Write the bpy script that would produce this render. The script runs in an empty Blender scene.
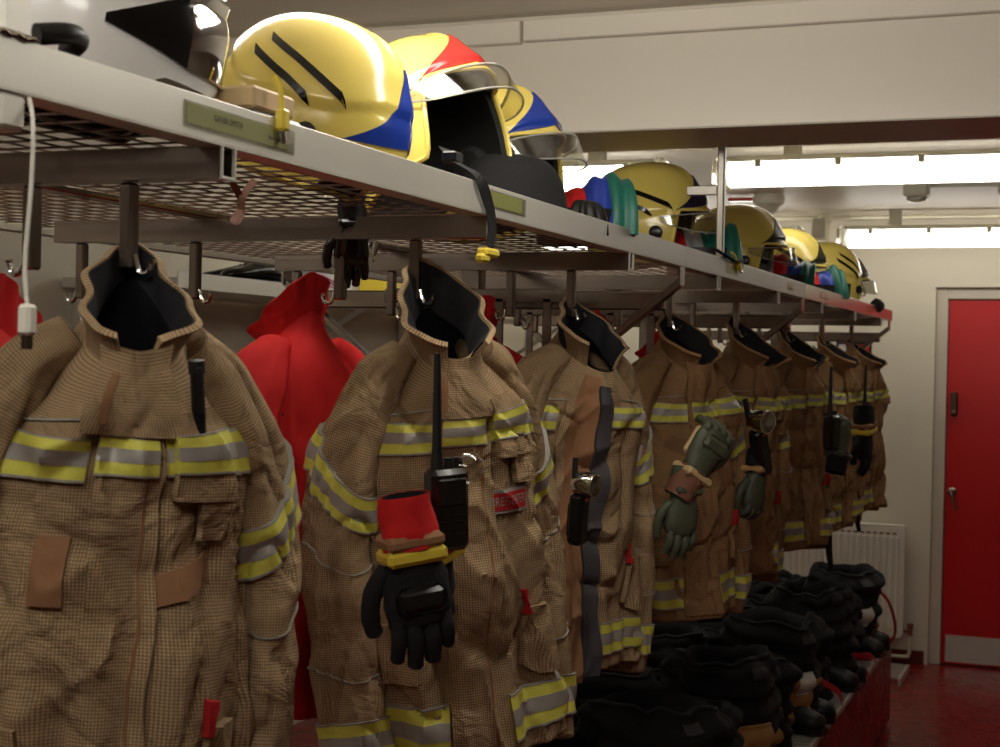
import bpy, math, random
import numpy as np
from mathutils import Matrix, Vector

# ------------------------------------------------------------------ camera
SC = bpy.context.scene
COL = SC.collection
R = math.radians
F_PX, YAW, PITCH, ROLL = 1497.9, 0.37903, 0.007954, 0.02162
CAM = Vector((0.8917, 0.0, 1.65))
fw = Vector((-math.sin(YAW)*math.cos(PITCH), math.cos(YAW)*math.cos(PITCH), -math.sin(PITCH)))
r0 = Vector((math.cos(YAW), math.sin(YAW), 0)); u0 = r0.cross(fw)
rt = r0*math.cos(ROLL) + u0*math.sin(ROLL); up = -r0*math.sin(ROLL) + u0*math.cos(ROLL)
cd = bpy.data.cameras.new('camera'); cam = bpy.data.objects.new('camera', cd); COL.objects.link(cam)
cd.sensor_width = 36.0; cd.sensor_fit = 'HORIZONTAL'; cd.lens = 36.0*F_PX/1000.0
cd.clip_start = 0.02; cd.clip_end = 60
cd.dof.use_dof = True; cd.dof.focus_distance = 2.7; cd.dof.aperture_fstop = 11.0
cam.matrix_world = Matrix(((rt.x, up.x, -fw.x, CAM.x), (rt.y, up.y, -fw.y, CAM.y), (rt.z, up.z, -fw.z, CAM.z), (0, 0, 0, 1)))
SC.camera = cam
# ------------------------------------------------------------------ world, exposure
w = bpy.data.worlds.new('world'); SC.world = w; w.use_nodes = True
w.node_tree.nodes['Background'].inputs[0].default_value = (0.5, 0.48, 0.45, 1)
w.node_tree.nodes['Background'].inputs[1].default_value = 0.008
vs = SC.view_settings
vs.view_transform = 'Standard'; vs.look = 'None'; vs.gamma = 1.0; vs.use_curve_mapping = False
vs.exposure = 0.80
LAMP = 9.2            # full strength of a fluorescent diffuser

# ------------------------------------------------------------------ helpers
def srgb(r, g, b):
    return tuple(((c/255.0)/12.92 if c/255.0 <= 0.04045 else ((c/255.0+0.055)/1.055)**2.4) for c in (r, g, b))

MATS = {}
def mat(name, col, rough=0.5, metal=0.0, var=0.0, vscale=8.0, bump=0.0, bscale=60.0, coat=0.0, spec=0.5,
        emit=None, trans=0.0, alpha=1.0, sheen=0.0, rvar=0.0, stretch=None):
    if name in MATS: return MATS[name]
    m = bpy.data.materials.new(name); m.use_nodes = True
    nt = m.node_tree; b = nt.nodes['Principled BSDF']
    b.inputs['Base Color'].default_value = (*col, 1); b.inputs['Roughness'].default_value = rough
    b.inputs['Metallic'].default_value = metal; b.inputs['Specular IOR Level'].default_value = spec
    b.inputs['Coat Weight'].default_value = coat; b.inputs['Coat Roughness'].default_value = 0.08
    b.inputs['Transmission Weight'].default_value = trans; b.inputs['Alpha'].default_value = alpha
    b.inputs['Sheen Weight'].default_value = sheen
    if emit:
        b.inputs['Emission Color'].default_value = (*emit[0], 1); b.inputs['Emission Strength'].default_value = emit[1]
    if var or bump or rvar:
        tc = nt.nodes.new('ShaderNodeTexCoord'); src = tc.outputs['Object']
        if stretch:
            mp = nt.nodes.new('ShaderNodeMapping'); mp.inputs['Scale'].default_value = stretch
            nt.links.new(src, mp.inputs['Vector']); src = mp.outputs['Vector']
        if var:
            n = nt.nodes.new('ShaderNodeTexNoise'); n.inputs['Scale'].default_value = vscale; n.inputs['Detail'].default_value = 5
            nt.links.new(src, n.inputs['Vector'])
            mx = nt.nodes.new('ShaderNodeMix'); mx.data_type = 'RGBA'
            mx.inputs['A'].default_value = (*[c*(1-var) for c in col], 1); mx.inputs['B'].default_value = (*[min(1, c*(1+var)) for c in col], 1)
            nt.links.new(n.outputs['Fac'], mx.inputs['Factor']); nt.links.new(mx.outputs['Result'], b.inputs['Base Color'])
        if rvar:
            n3 = nt.nodes.new('ShaderNodeTexNoise'); n3.inputs['Scale'].default_value = vscale*2.3; n3.inputs['Detail'].default_value = 4
            nt.links.new(src, n3.inputs['Vector'])
            mr = nt.nodes.new('ShaderNodeMapRange'); mr.inputs['To Min'].default_value = max(0.02, rough-rvar); mr.inputs['To Max'].default_value = min(1, rough+rvar)
            nt.links.new(n3.outputs['Fac'], mr.inputs['Value']); nt.links.new(mr.outputs['Result'], b.inputs['Roughness'])
        if bump:
            n2 = nt.nodes.new('ShaderNodeTexNoise'); n2.inputs['Scale'].default_value = bscale; n2.inputs['Detail'].default_value = 4
            nt.links.new(src, n2.inputs['Vector'])
            bp = nt.nodes.new('ShaderNodeBump'); bp.inputs['Strength'].default_value = bump; bp.inputs['Distance'].default_value = 0.004
            nt.links.new(n2.outputs['Fac'], bp.inputs['Height']); nt.links.new(bp.outputs['Normal'], b.inputs['Normal'])
    MATS[name] = m
    return m

def fabric(name, light, dark, period=0.0064, rough=0.85, wear=0.22):
    """ripstop weave: fine dark check on UV coordinates laid out in metres"""
    m = bpy.data.materials.new(name); m.use_nodes = True
    nt = m.node_tree; L = nt.links; b = nt.nodes['Principled BSDF']
    b.inputs['Roughness'].default_value = rough; b.inputs['Specular IOR Level'].default_value = 0.25
    uv = nt.nodes.new('ShaderNodeUVMap'); uv.uv_map = 'UVMap'
    sc = 2*math.pi/(20*period)
    fac = []
    for d in ('X', 'Y'):
        wv = nt.nodes.new('ShaderNodeTexWave'); wv.bands_direction = d; wv.inputs['Scale'].default_value = sc
        wv.inputs['Distortion'].default_value = 0.0
        L.new(uv.outputs['UV'], wv.inputs['Vector']); fac.append(wv.outputs['Fac'])
    mu = nt.nodes.new('ShaderNodeMath'); mu.operation = 'MULTIPLY'
    L.new(fac[0], mu.inputs[0]); L.new(fac[1], mu.inputs[1])
    pw = nt.nodes.new('ShaderNodeMath'); pw.operation = 'POWER'; pw.inputs[1].default_value = 0.6
    L.new(mu.outputs[0], pw.inputs[0])
    mx = nt.nodes.new('ShaderNodeMix'); mx.data_type = 'RGBA'
    mx.inputs['A'].default_value = (*dark, 1); mx.inputs['B'].default_value = (*light, 1)
    L.new(pw.outputs[0], mx.inputs['Factor'])
    tc = nt.nodes.new('ShaderNodeTexCoord')
    n = nt.nodes.new('ShaderNodeTexNoise'); n.inputs['Scale'].default_value = 7; n.inputs['Detail'].default_value = 6
    L.new(tc.outputs['Object'], n.inputs['Vector'])
    mr = nt.nodes.new('ShaderNodeMapRange'); mr.inputs['From Min'].default_value = 0.3; mr.inputs['From Max'].default_value = 0.7
    mr.inputs['To Min'].default_value = 1-wear; mr.inputs['To Max'].default_value = 1+wear*0.5
    L.new(n.outputs['Fac'], mr.inputs['Value'])
    m2 = nt.nodes.new('ShaderNodeVectorMath'); m2.operation = 'SCALE'
    L.new(mx.outputs['Result'], m2.inputs[0]); L.new(mr.outputs['Result'], m2.inputs['Scale'])
    L.new(m2.outputs['Vector'], b.inputs['Base Color'])
    nb = nt.nodes.new('ShaderNodeTexNoise'); nb.inputs['Scale'].default_value = 26; nb.inputs['Detail'].default_value = 5
    L.new(tc.outputs['Object'], nb.inputs['Vector'])
    ad = nt.nodes.new('ShaderNodeMath'); ad.operation = 'MULTIPLY_ADD'; ad.inputs[1].default_value = 0.12
    L.new(pw.outputs[0], ad.inputs[0]); L.new(nb.outputs['Fac'], ad.inputs[2])
    bp = nt.nodes.new('ShaderNodeBump'); bp.inputs['Strength'].default_value = 0.55; bp.inputs['Distance'].default_value = 0.006
    L.new(ad.outputs[0], bp.inputs['Height'])
    nw = nt.nodes.new('ShaderNodeTexNoise'); nw.inputs['Scale'].default_value = 9; nw.inputs['Detail'].default_value = 4; nw.inputs['Distortion'].default_value = 1.2
    L.new(tc.outputs['Object'], nw.inputs['Vector'])
    b2 = nt.nodes.new('ShaderNodeBump'); b2.inputs['Strength'].default_value = 0.8; b2.inputs['Distance'].default_value = 0.028
    L.new(nw.outputs['Fac'], b2.inputs['Height']); L.new(bp.outputs['Normal'], b2.inputs['Normal']); L.new(b2.outputs['Normal'], b.inputs['Normal'])
    return m

def tag(o, label=None, cat=None, group=None, kind=None):
    if label: o['label'] = label
    if cat: o['category'] = cat
    if group: o['group'] = group
    if kind: o['kind'] = kind
    return o

def empty(name, loc=(0, 0, 0), rot=(0, 0, 0), parent=None):
    o = bpy.data.objects.new(name, None); COL.objects.link(o); o.empty_display_size = 0.05
    o.location = loc; o.rotation_euler = rot
    if parent: o.parent = parent
    return o

def link(name, me, m, parent=None, smooth=True, loc=None, rot=None):
    o = bpy.data.objects.new(name, me); COL.objects.link(o)
    if m is not None and not me.materials: me.materials.append(m)
    if smooth and len(me.polygons): me.polygons.foreach_set('use_smooth', [True]*len(me.polygons))
    if parent: o.parent = parent
    if loc is not None: o.location = loc
    if rot is not None: o.rotation_euler = rot
    return o

def copy_tree(o, parent=None):
    c = o.copy(); COL.objects.link(c); c.parent = parent
    for ch in list(o.children): copy_tree(ch, c)
    return c

class MB:
    """collects shapes; build() links them as one mesh object, origin subtracted from world coordinates"""
    def __init__(s, origin=(0, 0, 0)):
        s.v = []; s.f = []; s.o = Vector(origin)
    def add(s, vs_, fs_):
        b = len(s.v); s.v += [tuple(Vector(q)-s.o) for q in vs_]; s.f += [tuple(b+i for i in q) for q in fs_]; return s
    def box(s, x0, x1, y0, y1, z0, z1, M=None):
        vv = [Vector((x, y, z)) for x in (x0, x1) for y in (y0, y1) for z in (z0, z1)]
        if M is not None: vv = [M @ q for q in vv]
        return s.add(vv, [(0, 1, 3, 2), (4, 6, 7, 5), (0, 4, 5, 1), (2, 3, 7, 6), (0, 2, 6, 4), (1, 5, 7, 3)])
    def cbox(s, x0, x1, y0, y1, z0, z1, c=0.004, M=None):
        """box with all edges chamfered"""
        vs_ = []; ids = {}
        X, Y, Z = (x0, x1), (y0, y1), (z0, z1)
        for i in (0, 1):
            for j in (0, 1):
                for k in (0, 1):
                    sx, sy, sz = (1-2*i)*c, (1-2*j)*c, (1-2*k)*c
                    for ax in range(3):
                        q = [X[i]+sx, Y[j]+sy, Z[k]+sz]
                        q[ax] = (X[i], Y[j], Z[k])[ax]
                        ids[(i, j, k, ax)] = len(vs_); vs_.append(Vector(q))
        fs_ = []
        for ax in range(3):
            o1, o2 = [a for a in range(3) if a != ax]
            for e in (0, 1):
                loop = []
                for a, b in ((0, 0), (1, 0), (1, 1), (0, 1)):
                    t = [0, 0, 0]; t[ax] = e; t[o1] = a; t[o2] = b; loop.append(ids[(*t, ax)])
                fs_.append(loop)
        for ax in range(3):
            o1, o2 = [a for a in range(3) if a != ax]
            for a in (0, 1):
                for b in (0, 1):
                    t0 = [0, 0, 0]; t0[o1] = a; t0[o2] = b; t1 = list(t0); t1[ax] = 1
                    fs_.append([ids[(*t0, o1)], ids[(*t1, o1)], ids[(*t1, o2)], ids[(*t0, o2)]])
        for i in (0, 1):
            for j in (0, 1):
                for k in (0, 1): fs_.append([ids[(i, j, k, 0)], ids[(i, j, k, 1)], ids[(i, j, k, 2)]])
        if M is not None: vs_ = [M @ q for q in vs_]
        return s.add(vs_, fs_)
    def bar(s, p0, p1, wd, ht, ref=(0, 0, 1), c=0.0):
        """box section from p0 to p1; wd across, ht along ref"""
        p0 = Vector(p0); p1 = Vector(p1); d = p1-p0; L = d.length; d.normalize(); rf = Vector(ref)
        a = d.cross(rf)
        if a.length < 1e-4: a = d.cross(Vector((1, 0, 0)))
        a.normalize(); b = a.cross(d)
        M = Matrix(((d.x, a.x, b.x, p0.x), (d.y, a.y, b.y, p0.y), (d.z, a.z, b.z, p0.z), (0, 0, 0, 1)))
        return s.cbox(0, L, -wd/2, wd/2, -ht/2, ht/2, c, M) if c else s.box(0, L, -wd/2, wd/2, -ht/2, ht/2, M)
    def tube(s, pts, rad, n=10, cap=True, flat=1.0, ref=None):
        pts = [Vector(q) for q in pts]; N = len(pts)
        rads = rad if hasattr(rad, '__len__') else [rad]*N
        rings = []; pa = None
        for i in range(N):
            d = (pts[min(i+1, N-1)]-pts[max(i-1, 0)]).normalized()
            if pa is None:
                a = d.cross(Vector(ref) if ref else Vector((0, 0, 1)))
                if a.length < 1e-3: a = d.cross(Vector((1, 0, 0)))
            else: a = pa-d*pa.dot(d)
            a.normalize(); pa = a; b = d.cross(a)
            rings.append([pts[i]+(a*math.cos(2*math.pi*k/n)+b*math.sin(2*math.pi*k/n)*flat)*rads[i] for k in range(n)])
        vs_ = [q for r_ in rings for q in r_]; fs_ = []
        for i in range(N-1):
            for k in range(n): fs_.append((i*n+k, i*n+(k+1) % n, (i+1)*n+(k+1) % n, (i+1)*n+k))
        if cap: fs_.append(tuple(range(n))[::-1]); fs_.append(tuple((N-1)*n+k for k in range(n)))
        return s.add(vs_, fs_)
    def ribbon(s, pts, wdir, wd, th=0.0015):
        """flat strap along pts; wdir is a vector or a list of vectors across it"""
        pts = [Vector(q) for q in pts]; N = len(pts); vs_ = []; fs_ = []
        wl = wdir if isinstance(wdir, list) else [wdir]*N
        for i in range(N):
            d = (pts[min(i+1, N-1)]-pts[max(i-1, 0)]).normalized(); a = Vector(wl[i]); a = (a-d*a.dot(d)).normalized(); b = d.cross(a)
            for sa, sb in ((-1, -1), (1, -1), (1, 1), (-1, 1)): vs_.append(pts[i]+a*sa*wd/2+b*sb*th/2)
        for i in range(N-1):
            for k in range(4): fs_.append((i*4+k, i*4+(k+1) % 4, (i+1)*4+(k+1) % 4, (i+1)*4+k))
        fs_.append((3, 2, 1, 0)); fs_.append(tuple((N-1)*4+k for k in range(4)))
        return s.add(vs_, fs_)
    def lathe(s, prof, n=24, M=None, closed=False):
        """prof: (r, z) list about z"""
        vs_ = []; fs_ = []
        for r_, z in prof:
            for k in range(n):
                a = 2*math.pi*k/n; vs_.append(Vector((r_*math.cos(a), r_*math.sin(a), z)))
        for i in range(len(prof)-1):
            for k in range(n): fs_.append((i*n+k, i*n+(k+1) % n, (i+1)*n+(k+1) % n, (i+1)*n+k))
        fs_.append(tuple(range(n))[::-1]); fs_.append(tuple((len(prof)-1)*n+k for k in range(n)))
        if M is not None: vs_ = [M @ q for q in vs_]
        return s.add(vs_, fs_)
    def mesh(s, name):
        me = bpy.data.meshes.new(name); me.from_pydata(s.v, [], s.f); me.validate(); me.update(); return me
    def build(s, name, m, parent=None, smooth=False, loc=None, rot=None):
        o = link(name, s.mesh(name), m, parent, False, loc, rot)
        if smooth:
            o.data.polygons.foreach_set('use_smooth', [True]*len(o.data.polygons))
            o.data.set_sharp_from_angle(angle=R(42))
        return o

def spline(pts, n):
    """Catmull-Rom through pts, n samples a segment"""
    P = [Vector(q) for q in pts]; out = []
    for i in range(len(P)-1):
        a = P[max(i-1, 0)]; b = P[i]; c = P[i+1]; d = P[min(i+2, len(P)-1)]
        for k in range(n):
            t = k/n
            out.append(0.5*((2*b)+(c-a)*t+(2*a-5*b+4*c-d)*t*t+(3*b-a-3*c+d)*t**3))
    out.append(P[-1]); return out

def crom(xs, ys, x):
    xs = np.asarray(xs, float); ys = np.asarray(ys, float)
    m = np.gradient(ys, xs); i = np.clip(np.searchsorted(xs, x)-1, 0, len(xs)-2)
    h = xs[i+1]-xs[i]; t = np.clip((x-xs[i])/h, 0, 1)
    return ((2*t**3-3*t**2+1)*ys[i]+(t**3-2*t**2+t)*h*m[i]+(-2*t**3+3*t**2)*ys[i+1]+(t**3-t**2)*h*m[i+1])

def sstep(a, b, x):
    t = np.clip((np.asarray(x, float)-a)/(b-a), 0, 1); return t*t*(3-2*t)

def _hash(i, j, k, s):
    q = np.sin(i*127.1+j*311.7+k*74.7+s*19.19)*43758.5453
    return q-np.floor(q)
def vnoise(x, y, z, s=0):
    x, y, z = np.broadcast_arrays(np.asarray(x, float), np.asarray(y, float), np.asarray(z, float))
    xi, yi, zi = np.floor(x), np.floor(y), np.floor(z)
    fx, fy, fz = x-xi, y-yi, z-zi
    fx, fy, fz = [t*t*t*(t*(t*6-15)+10) for t in (fx, fy, fz)]
    r_ = 0
    for a in (0, 1):
        for b in (0, 1):
            for c in (0, 1):
                r_ = r_ + _hash(xi+a, yi+b, zi+c, s)*(fx if a else 1-fx)*(fy if b else 1-fy)*(fz if c else 1-fz)
    return r_*2-1

def grid_mesh(name, P, UV=None, wrap=False, cap0=False, cap1=False):
    nv, nu, _ = P.shape
    vs_ = P.reshape(-1, 3).tolist(); fs_ = []
    for j in range(nv-1):
        for i in range(nu-(0 if wrap else 1)):
            i2 = (i+1) % nu
            fs_.append((j*nu+i, (j+1)*nu+i, (j+1)*nu+i2, j*nu+i2))
    if cap0: fs_.append(tuple(range(nu)))
    if cap1: fs_.append(tuple((nv-1)*nu+k for k in range(nu))[::-1])
    me = bpy.data.meshes.new(name); me.from_pydata(vs_, [], fs_)
    if UV is not None:
        lay = me.uv_layers.new(name='UVMap'); uvf = UV.reshape(-1, 2)
        idx = np.zeros(len(me.loops), dtype=np.int32); me.loops.foreach_get('vertex_index', idx)
        u = uvf[idx].copy()
        if wrap:
            st = nu
            for pi in range((nv-1)*nu):
                if pi % nu == nu-1:
                    for l_ in (pi*4+2, pi*4+3): u[l_, 0] = uvf[:, 0].max()*nu/(nu-1)
        lay.data.foreach_set('uv', u.astype(np.float32).ravel())
    me.update(); return me

def normals(F, U, V, e=2e-3):
    du = F(U+e, V)-F(U-e, V); dv = F(U, V+e)-F(U, V-e)
    n = -np.cross(du, dv); return n/(np.linalg.norm(n, axis=-1, keepdims=True)+1e-12)

def patch_mesh(name, F, U, V, off0, off1, su=1.0, sv=0.66, edge=True):
    """closed slab lying on the surface F between offsets off0 and off1"""
    own = getattr(F, '__self__', None)
    N = normals(own.S0, U, V) if hasattr(own, 'S0') else normals(getattr(F, 'smooth', F), U, V)
    P = F(U, V); nv, nu = U.shape
    o1 = off1
    O = P+N*(o1[..., None] if isinstance(o1, np.ndarray) else o1); I = P+N*off0
    vs_ = O.reshape(-1, 3).tolist()+I.reshape(-1, 3).tolist(); M_ = nv*nu; fs_ = []
    for j in range(nv-1):
        for i in range(nu-1):
            a, b, c, d = j*nu+i, (j+1)*nu+i, (j+1)*nu+i+1, j*nu+i+1
            fs_.append((a, b, c, d)); fs_.append((M_+d, M_+c, M_+b, M_+a))
    bd = [i for i in range(nu)]+[j*nu+nu-1 for j in range(1, nv)]+[(nv-1)*nu+i for i in range(nu-2, -1, -1)]+[j*nu for j in range(nv-2, 0, -1)]
    for q in range(len(bd)):
        a, b = bd[q], bd[(q+1) % len(bd)]; fs_.append((a, b, M_+b, M_+a))
    me = bpy.data.meshes.new(name); me.from_pydata(vs_, [], fs_)
    lay = me.uv_layers.new(name='UVMap')
    uvf = np.concatenate([np.stack([U*su, -V*sv], -1).reshape(-1, 2)]*2)
    idx = np.zeros(len(me.loops), dtype=np.int32); me.loops.foreach_get('vertex_index', idx)
    lay.data.foreach_set('uv', uvf[idx].astype(np.float32).ravel())
    me.polygons.foreach_set('use_smooth', [True]*len(me.polygons)); me.set_sharp_from_angle(angle=R(50))
    me.update(); return me

def add_patch(name, F, u0_, u1_, v0_, v1_, nu, nv, off0, off1, m, parent, su=1.0, sv=0.66):
    """u0_/u1_ may be arrays over nv rows, v0_/v1_ arrays over nu columns"""
    t = np.linspace(0, 1, nu)[None, :]; q = np.linspace(0, 1, nv)[:, None]
    a0 = np.broadcast_to(np.asarray(u0_, float).reshape(-1, 1), (nv, 1)) if np.ndim(u0_) else u0_
    a1 = np.broadcast_to(np.asarray(u1_, float).reshape(-1, 1), (nv, 1)) if np.ndim(u1_) else u1_
    U = a0+(a1-a0)*t+0*q
    b0 = np.asarray(v0_, float).reshape(1, -1) if np.ndim(v0_) else v0_
    b1 = np.asarray(v1_, float).reshape(1, -1) if np.ndim(v1_) else v1_
    V = b0+(b1-b0)*q+0*t
    me = patch_mesh(name, F, U, V, off0, off1, su, sv)
    return link(name, me, m, parent, smooth=False)

def text_mesh(name, body, size, m, parent=None, loc=(0, 0, 0), rot=(0, 0, 0), ext=0.0004, sx=1.0):
    cu = bpy.data.curves.new(name, 'FONT'); cu.body = body; cu.size = size; cu.align_x = 'CENTER'; cu.align_y = 'CENTER'; cu.extrude = ext
    to = bpy.data.objects.new(name, cu); COL.objects.link(to)
    dg = bpy.context.evaluated_depsgraph_get()
    me = bpy.data.meshes.new_from_object(to.evaluated_get(dg)); bpy.data.objects.remove(to)
    o = link(name, me, m, parent, smooth=False, loc=loc, rot=rot); o.scale = (sx, 1, 1); return o

# ------------------------------------------------------------------ materials
M_wall = mat('cream_wall_paint', srgb(218, 211, 192), 0.55, var=0.03, vscale=3, bump=0.06, bscale=90)
M_ceil = mat('ceiling_paint', srgb(226, 219, 205), 0.45, var=0.03, vscale=2.5, bump=0.05, bscale=60)
M_floor = mat('red_floor_paint', srgb(118, 15, 14), 0.28, var=0.15, vscale=4, bump=0.03, bscale=40, rvar=0.1)
M_base = mat('dark_red_skirting', srgb(90, 14, 14), 0.4)
M_frame = mat('door_frame_paint', srgb(205, 195, 178), 0.4, var=0.03)
M_door = mat('red_door_paint', srgb(190, 6, 10), 0.32, var=0.05, vscale=2)
M_steel = mat('stainless_steel', srgb(205, 202, 192), 0.45, 0.55, var=0.04, vscale=6, rvar=0.06, stretch=(1, 0.15, 1))
M_steel2 = mat('polished_steel', srgb(150, 138, 128), 0.24, 0.97, rvar=0.06, vscale=5)
M_steel3 = mat('satin_steel', srgb(160, 155, 147), 0.38, 0.8)
M_wire = mat('dark_wire', srgb(120, 96, 86), 0.3, 0.9)
M_bright = mat('bright_steel', srgb(190, 186, 178), 0.22, 0.92)
M_chrome = mat('chrome', srgb(215, 215, 212), 0.07, 1.0)
M_dsteel = mat('dark_bronze_steel', srgb(100, 84, 72), 0.4, 1.0)
M_white = mat('white_enamel', srgb(222, 218, 205), 0.35)
M_plast = mat('cream_plastic', srgb(205, 200, 178), 0.4)
M_black = mat('black_rubber', srgb(15, 15, 15), 0.5, bump=0.1, bscale=70)
M_blackp = mat('black_plastic', srgb(20, 20, 21), 0.28)
M_blackf = mat('black_fabric', srgb(18, 17, 19), 0.9, var=0.25, vscale=20, bump=0.4, bscale=160)
M_navyf = mat('charcoal_fabric', srgb(17, 16, 18), 0.9, var=0.3, vscale=9, bump=0.5, bscale=50)
M_lining = mat('black_lining', srgb(16, 16, 22), 0.85, bump=0.2, bscale=80)
M_redf = mat('red_fleece', srgb(196, 16, 18), 0.85, var=0.12, vscale=12, bump=0.35, bscale=45)
M_redw = mat('red_webbing', srgb(165, 16, 20), 0.75, bump=0.3, bscale=220)
M_tan = fabric('tan_ripstop', srgb(194, 166, 128), srgb(122, 98, 71), period=0.0038)
M_tanp = fabric('tan_ripstop_worn', srgb(186, 148, 104), srgb(128, 94, 62), period=0.0040, wear=0.3)
M_oran = mat('plain_tan_patch', srgb(138, 98, 66), 0.85, var=0.15, vscale=25, bump=0.25, bscale=90)
M_yel = mat('lime_yellow_tape', srgb(210, 205, 84), 0.6, var=0.06, vscale=30, bump=0.2, bscale=400)
M_sil = mat('silver_reflective_tape', srgb(158, 152, 146), 0.45, var=0.05, vscale=40, metal=0.15)
M_pipe = mat('grey_piping', srgb(146, 142, 134), 0.6)
M_zip = mat('zip_tape', srgb(56, 52, 54), 0.7, var=0.2, vscale=30, bump=0.3, bscale=200)
M_hyel = mat('yellow_helmet_paint', srgb(228, 206, 104), 0.22, coat=0.5, var=0.04, vscale=6)
M_hwhi = mat('white_helmet_paint', srgb(222, 220, 216), 0.25, coat=0.5, var=0.03)
M_blue = mat('blue_emblem', srgb(26, 56, 150), 0.22, coat=0.4)
M_navy = mat('navy_emblem', srgb(28, 30, 70), 0.22, coat=0.4)
M_red = mat('red_emblem', srgb(190, 34, 30), 0.25, coat=0.4)
M_dgrn = mat('dark_olive_emblem', srgb(48, 44, 26), 0.3, coat=0.3)
M_blkg = mat('black_gloss', srgb(14, 14, 14), 0.18, coat=0.3)
M_inner = mat('helmet_lining', srgb(20, 20, 20), 0.85, bump=0.3, bscale=60)
M_innery = mat('helmet_inner_yellow', srgb(196, 172, 70), 0.5)
M_key = mat('yellow_plastic', srgb(222, 198, 66), 0.4)
M_green = mat('green_satin', srgb(22, 98, 84), 0.45, bump=0.15, bscale=50)
M_bluef = mat('blue_satin', srgb(32, 60, 160), 0.45, bump=0.15, bscale=50)
M_silf = mat('silver_cloth', srgb(186, 184, 186), 0.4, metal=0.35, bump=0.3, bscale=60)
M_glovg = mat('green_glove_leather', srgb(76, 80, 62), 0.55, var=0.2, vscale=30, bump=0.3, bscale=80)
M_glovt = mat('beige_glove_leather', srgb(196, 168, 122), 0.6, var=0.1, vscale=30)
M_lab = mat('green_name_card', srgb(168, 172, 104), 0.5, var=0.05)
M_ink = mat('dark_ink', srgb(70, 72, 52), 0.6)
M_paper = mat('white_card', srgb(228, 226, 218), 0.6)
M_leath = mat('tan_leather', srgb(192, 148, 92), 0.75, var=0.15, vscale=14, bump=0.4, bscale=30)
M_brown = mat('brown_webbing', srgb(120, 78, 58), 0.7)
M_oranp = mat('orange_print', srgb(214, 110, 50), 0.6)
M_pink = mat('magenta_print', srgb(196, 70, 150), 0.5)
M_shoe = mat('black_shoe_leather', srgb(16, 16, 17), 0.22, coat=0.3)
M_copp = mat('copper_brown', srgb(140, 92, 64), 0.4, 0.4)

def glass_mat():
    m = bpy.data.materials.new('clear_visor'); m.use_nodes = True; nt = m.node_tree
    out = nt.nodes['Material Output']; nt.nodes.remove(nt.nodes['Principled BSDF'])
    tr = nt.nodes.new('ShaderNodeBsdfTransparent'); tr.inputs[0].default_value = (0.86, 0.86, 0.82, 1)
    gl = nt.nodes.new('ShaderNodeBsdfGlossy'); gl.inputs['Roughness'].default_value = 0.05; gl.inputs[0].default_value = (0.95, 0.95, 0.95, 1)
    lw = nt.nodes.new('ShaderNodeLayerWeight'); lw.inputs['Blend'].default_value = 0.25
    fr = nt.nodes.new('ShaderNodeMath'); fr.operation = 'MULTIPLY_ADD'; fr.inputs[1].default_value = 0.35; fr.inputs[2].default_value = 0.05; nt.links.new(lw.outputs['Facing'], fr.inputs[0])
    mx = nt.nodes.new('ShaderNodeMixShader')
    nt.links.new(fr.outputs[0], mx.inputs[0]); nt.links.new(tr.outputs[0], mx.inputs[1]); nt.links.new(gl.outputs[0], mx.inputs[2]); nt.links.new(mx.outputs[0], out.inputs[0])
    return m
M_visor = glass_mat()
M_vrim = mat('visor_edge', srgb(215, 212, 202), 0.12, trans=0.65, spec=0.6)
M_tube = mat('lit_diffuser', (0.9, 0.9, 0.86), 0.4, emit=((1.0, 0.95, 0.86), LAMP))
M_tube_dim = mat('lit_diffuser_dim', (0.9, 0.9, 0.86), 0.4, emit=((1.0, 0.95, 0.85), LAMP*0.38))  # same diffuser turned down to balance brightness along the room

# ================================================================== room shell
YW, ZC, XL, XR, YB = 8.70, 2.50, -2.42, 4.4, -4.6
def struct(o, label=None):
    o['kind'] = 'structure'
    if label: o['label'] = label
    return o
struct(MB().box(XL-.1, XR+.1, YB-.1, YW+.1, -0.1, 0).build('floor', M_floor), 'dark red painted floor')
struct(MB().box(XL-.1, XR+.1, YB-.1, YW+.1, ZC, ZC+.1).build('ceiling', M_ceil), 'plain cream painted ceiling')
struct(MB().box(XL-.1, XL, YB-.1, YW+.1, 0, ZC).build('wall_left', M_wall), 'cream wall behind the clothes rack')
struct(MB().box(XR, XR+.1, YB-.1, YW+.1, 0, ZC).build('wall_right', M_wall), 'cream wall across the aisle')
struct(MB().box(XL-.1, XR+.1, YB-.1, YB, 0, ZC).build('wall_front', M_wall), 'cream wall behind the viewer')
# end wall with the doorway cut out
DX0, DX1, DZ = 0.045, 1.06, 2.12
wb = MB(); wb.box(XL-.1, DX0, YW, YW+.12, 0, ZC); wb.box(DX1, XR+.1, YW, YW+.12, 0, ZC); wb.box(DX0, DX1, YW, YW+.12, DZ, ZC)
struct(wb.build('wall_back', M_wall), 'cream end wall with radiator and red door')
struct(MB().box(XL, DX0-.02, YW-.012, YW, 0, 0.075).build('baseboard_back', M_base), 'dark red skirting along the end wall')
# downstand beam across the room
struct(MB().cbox(XL, XR, 3.45, 3.775, 2.21, ZC, 0.004).build('trim_1', M_ceil), 'deep cream downstand beam crossing the ceiling')
for i, (a, b) in enumerate(((XL, -0.44), (-0.432, XR))):
    struct(MB().cbox(a, b, 3.425, 3.45, 2.435 if i else 2.432, ZC-.012, 0.003).build('trim_%d' % (2+i), M_ceil), 'flat cream trunking strip along the top of the beam, %s length' % ('right' if i else 'left'))
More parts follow.
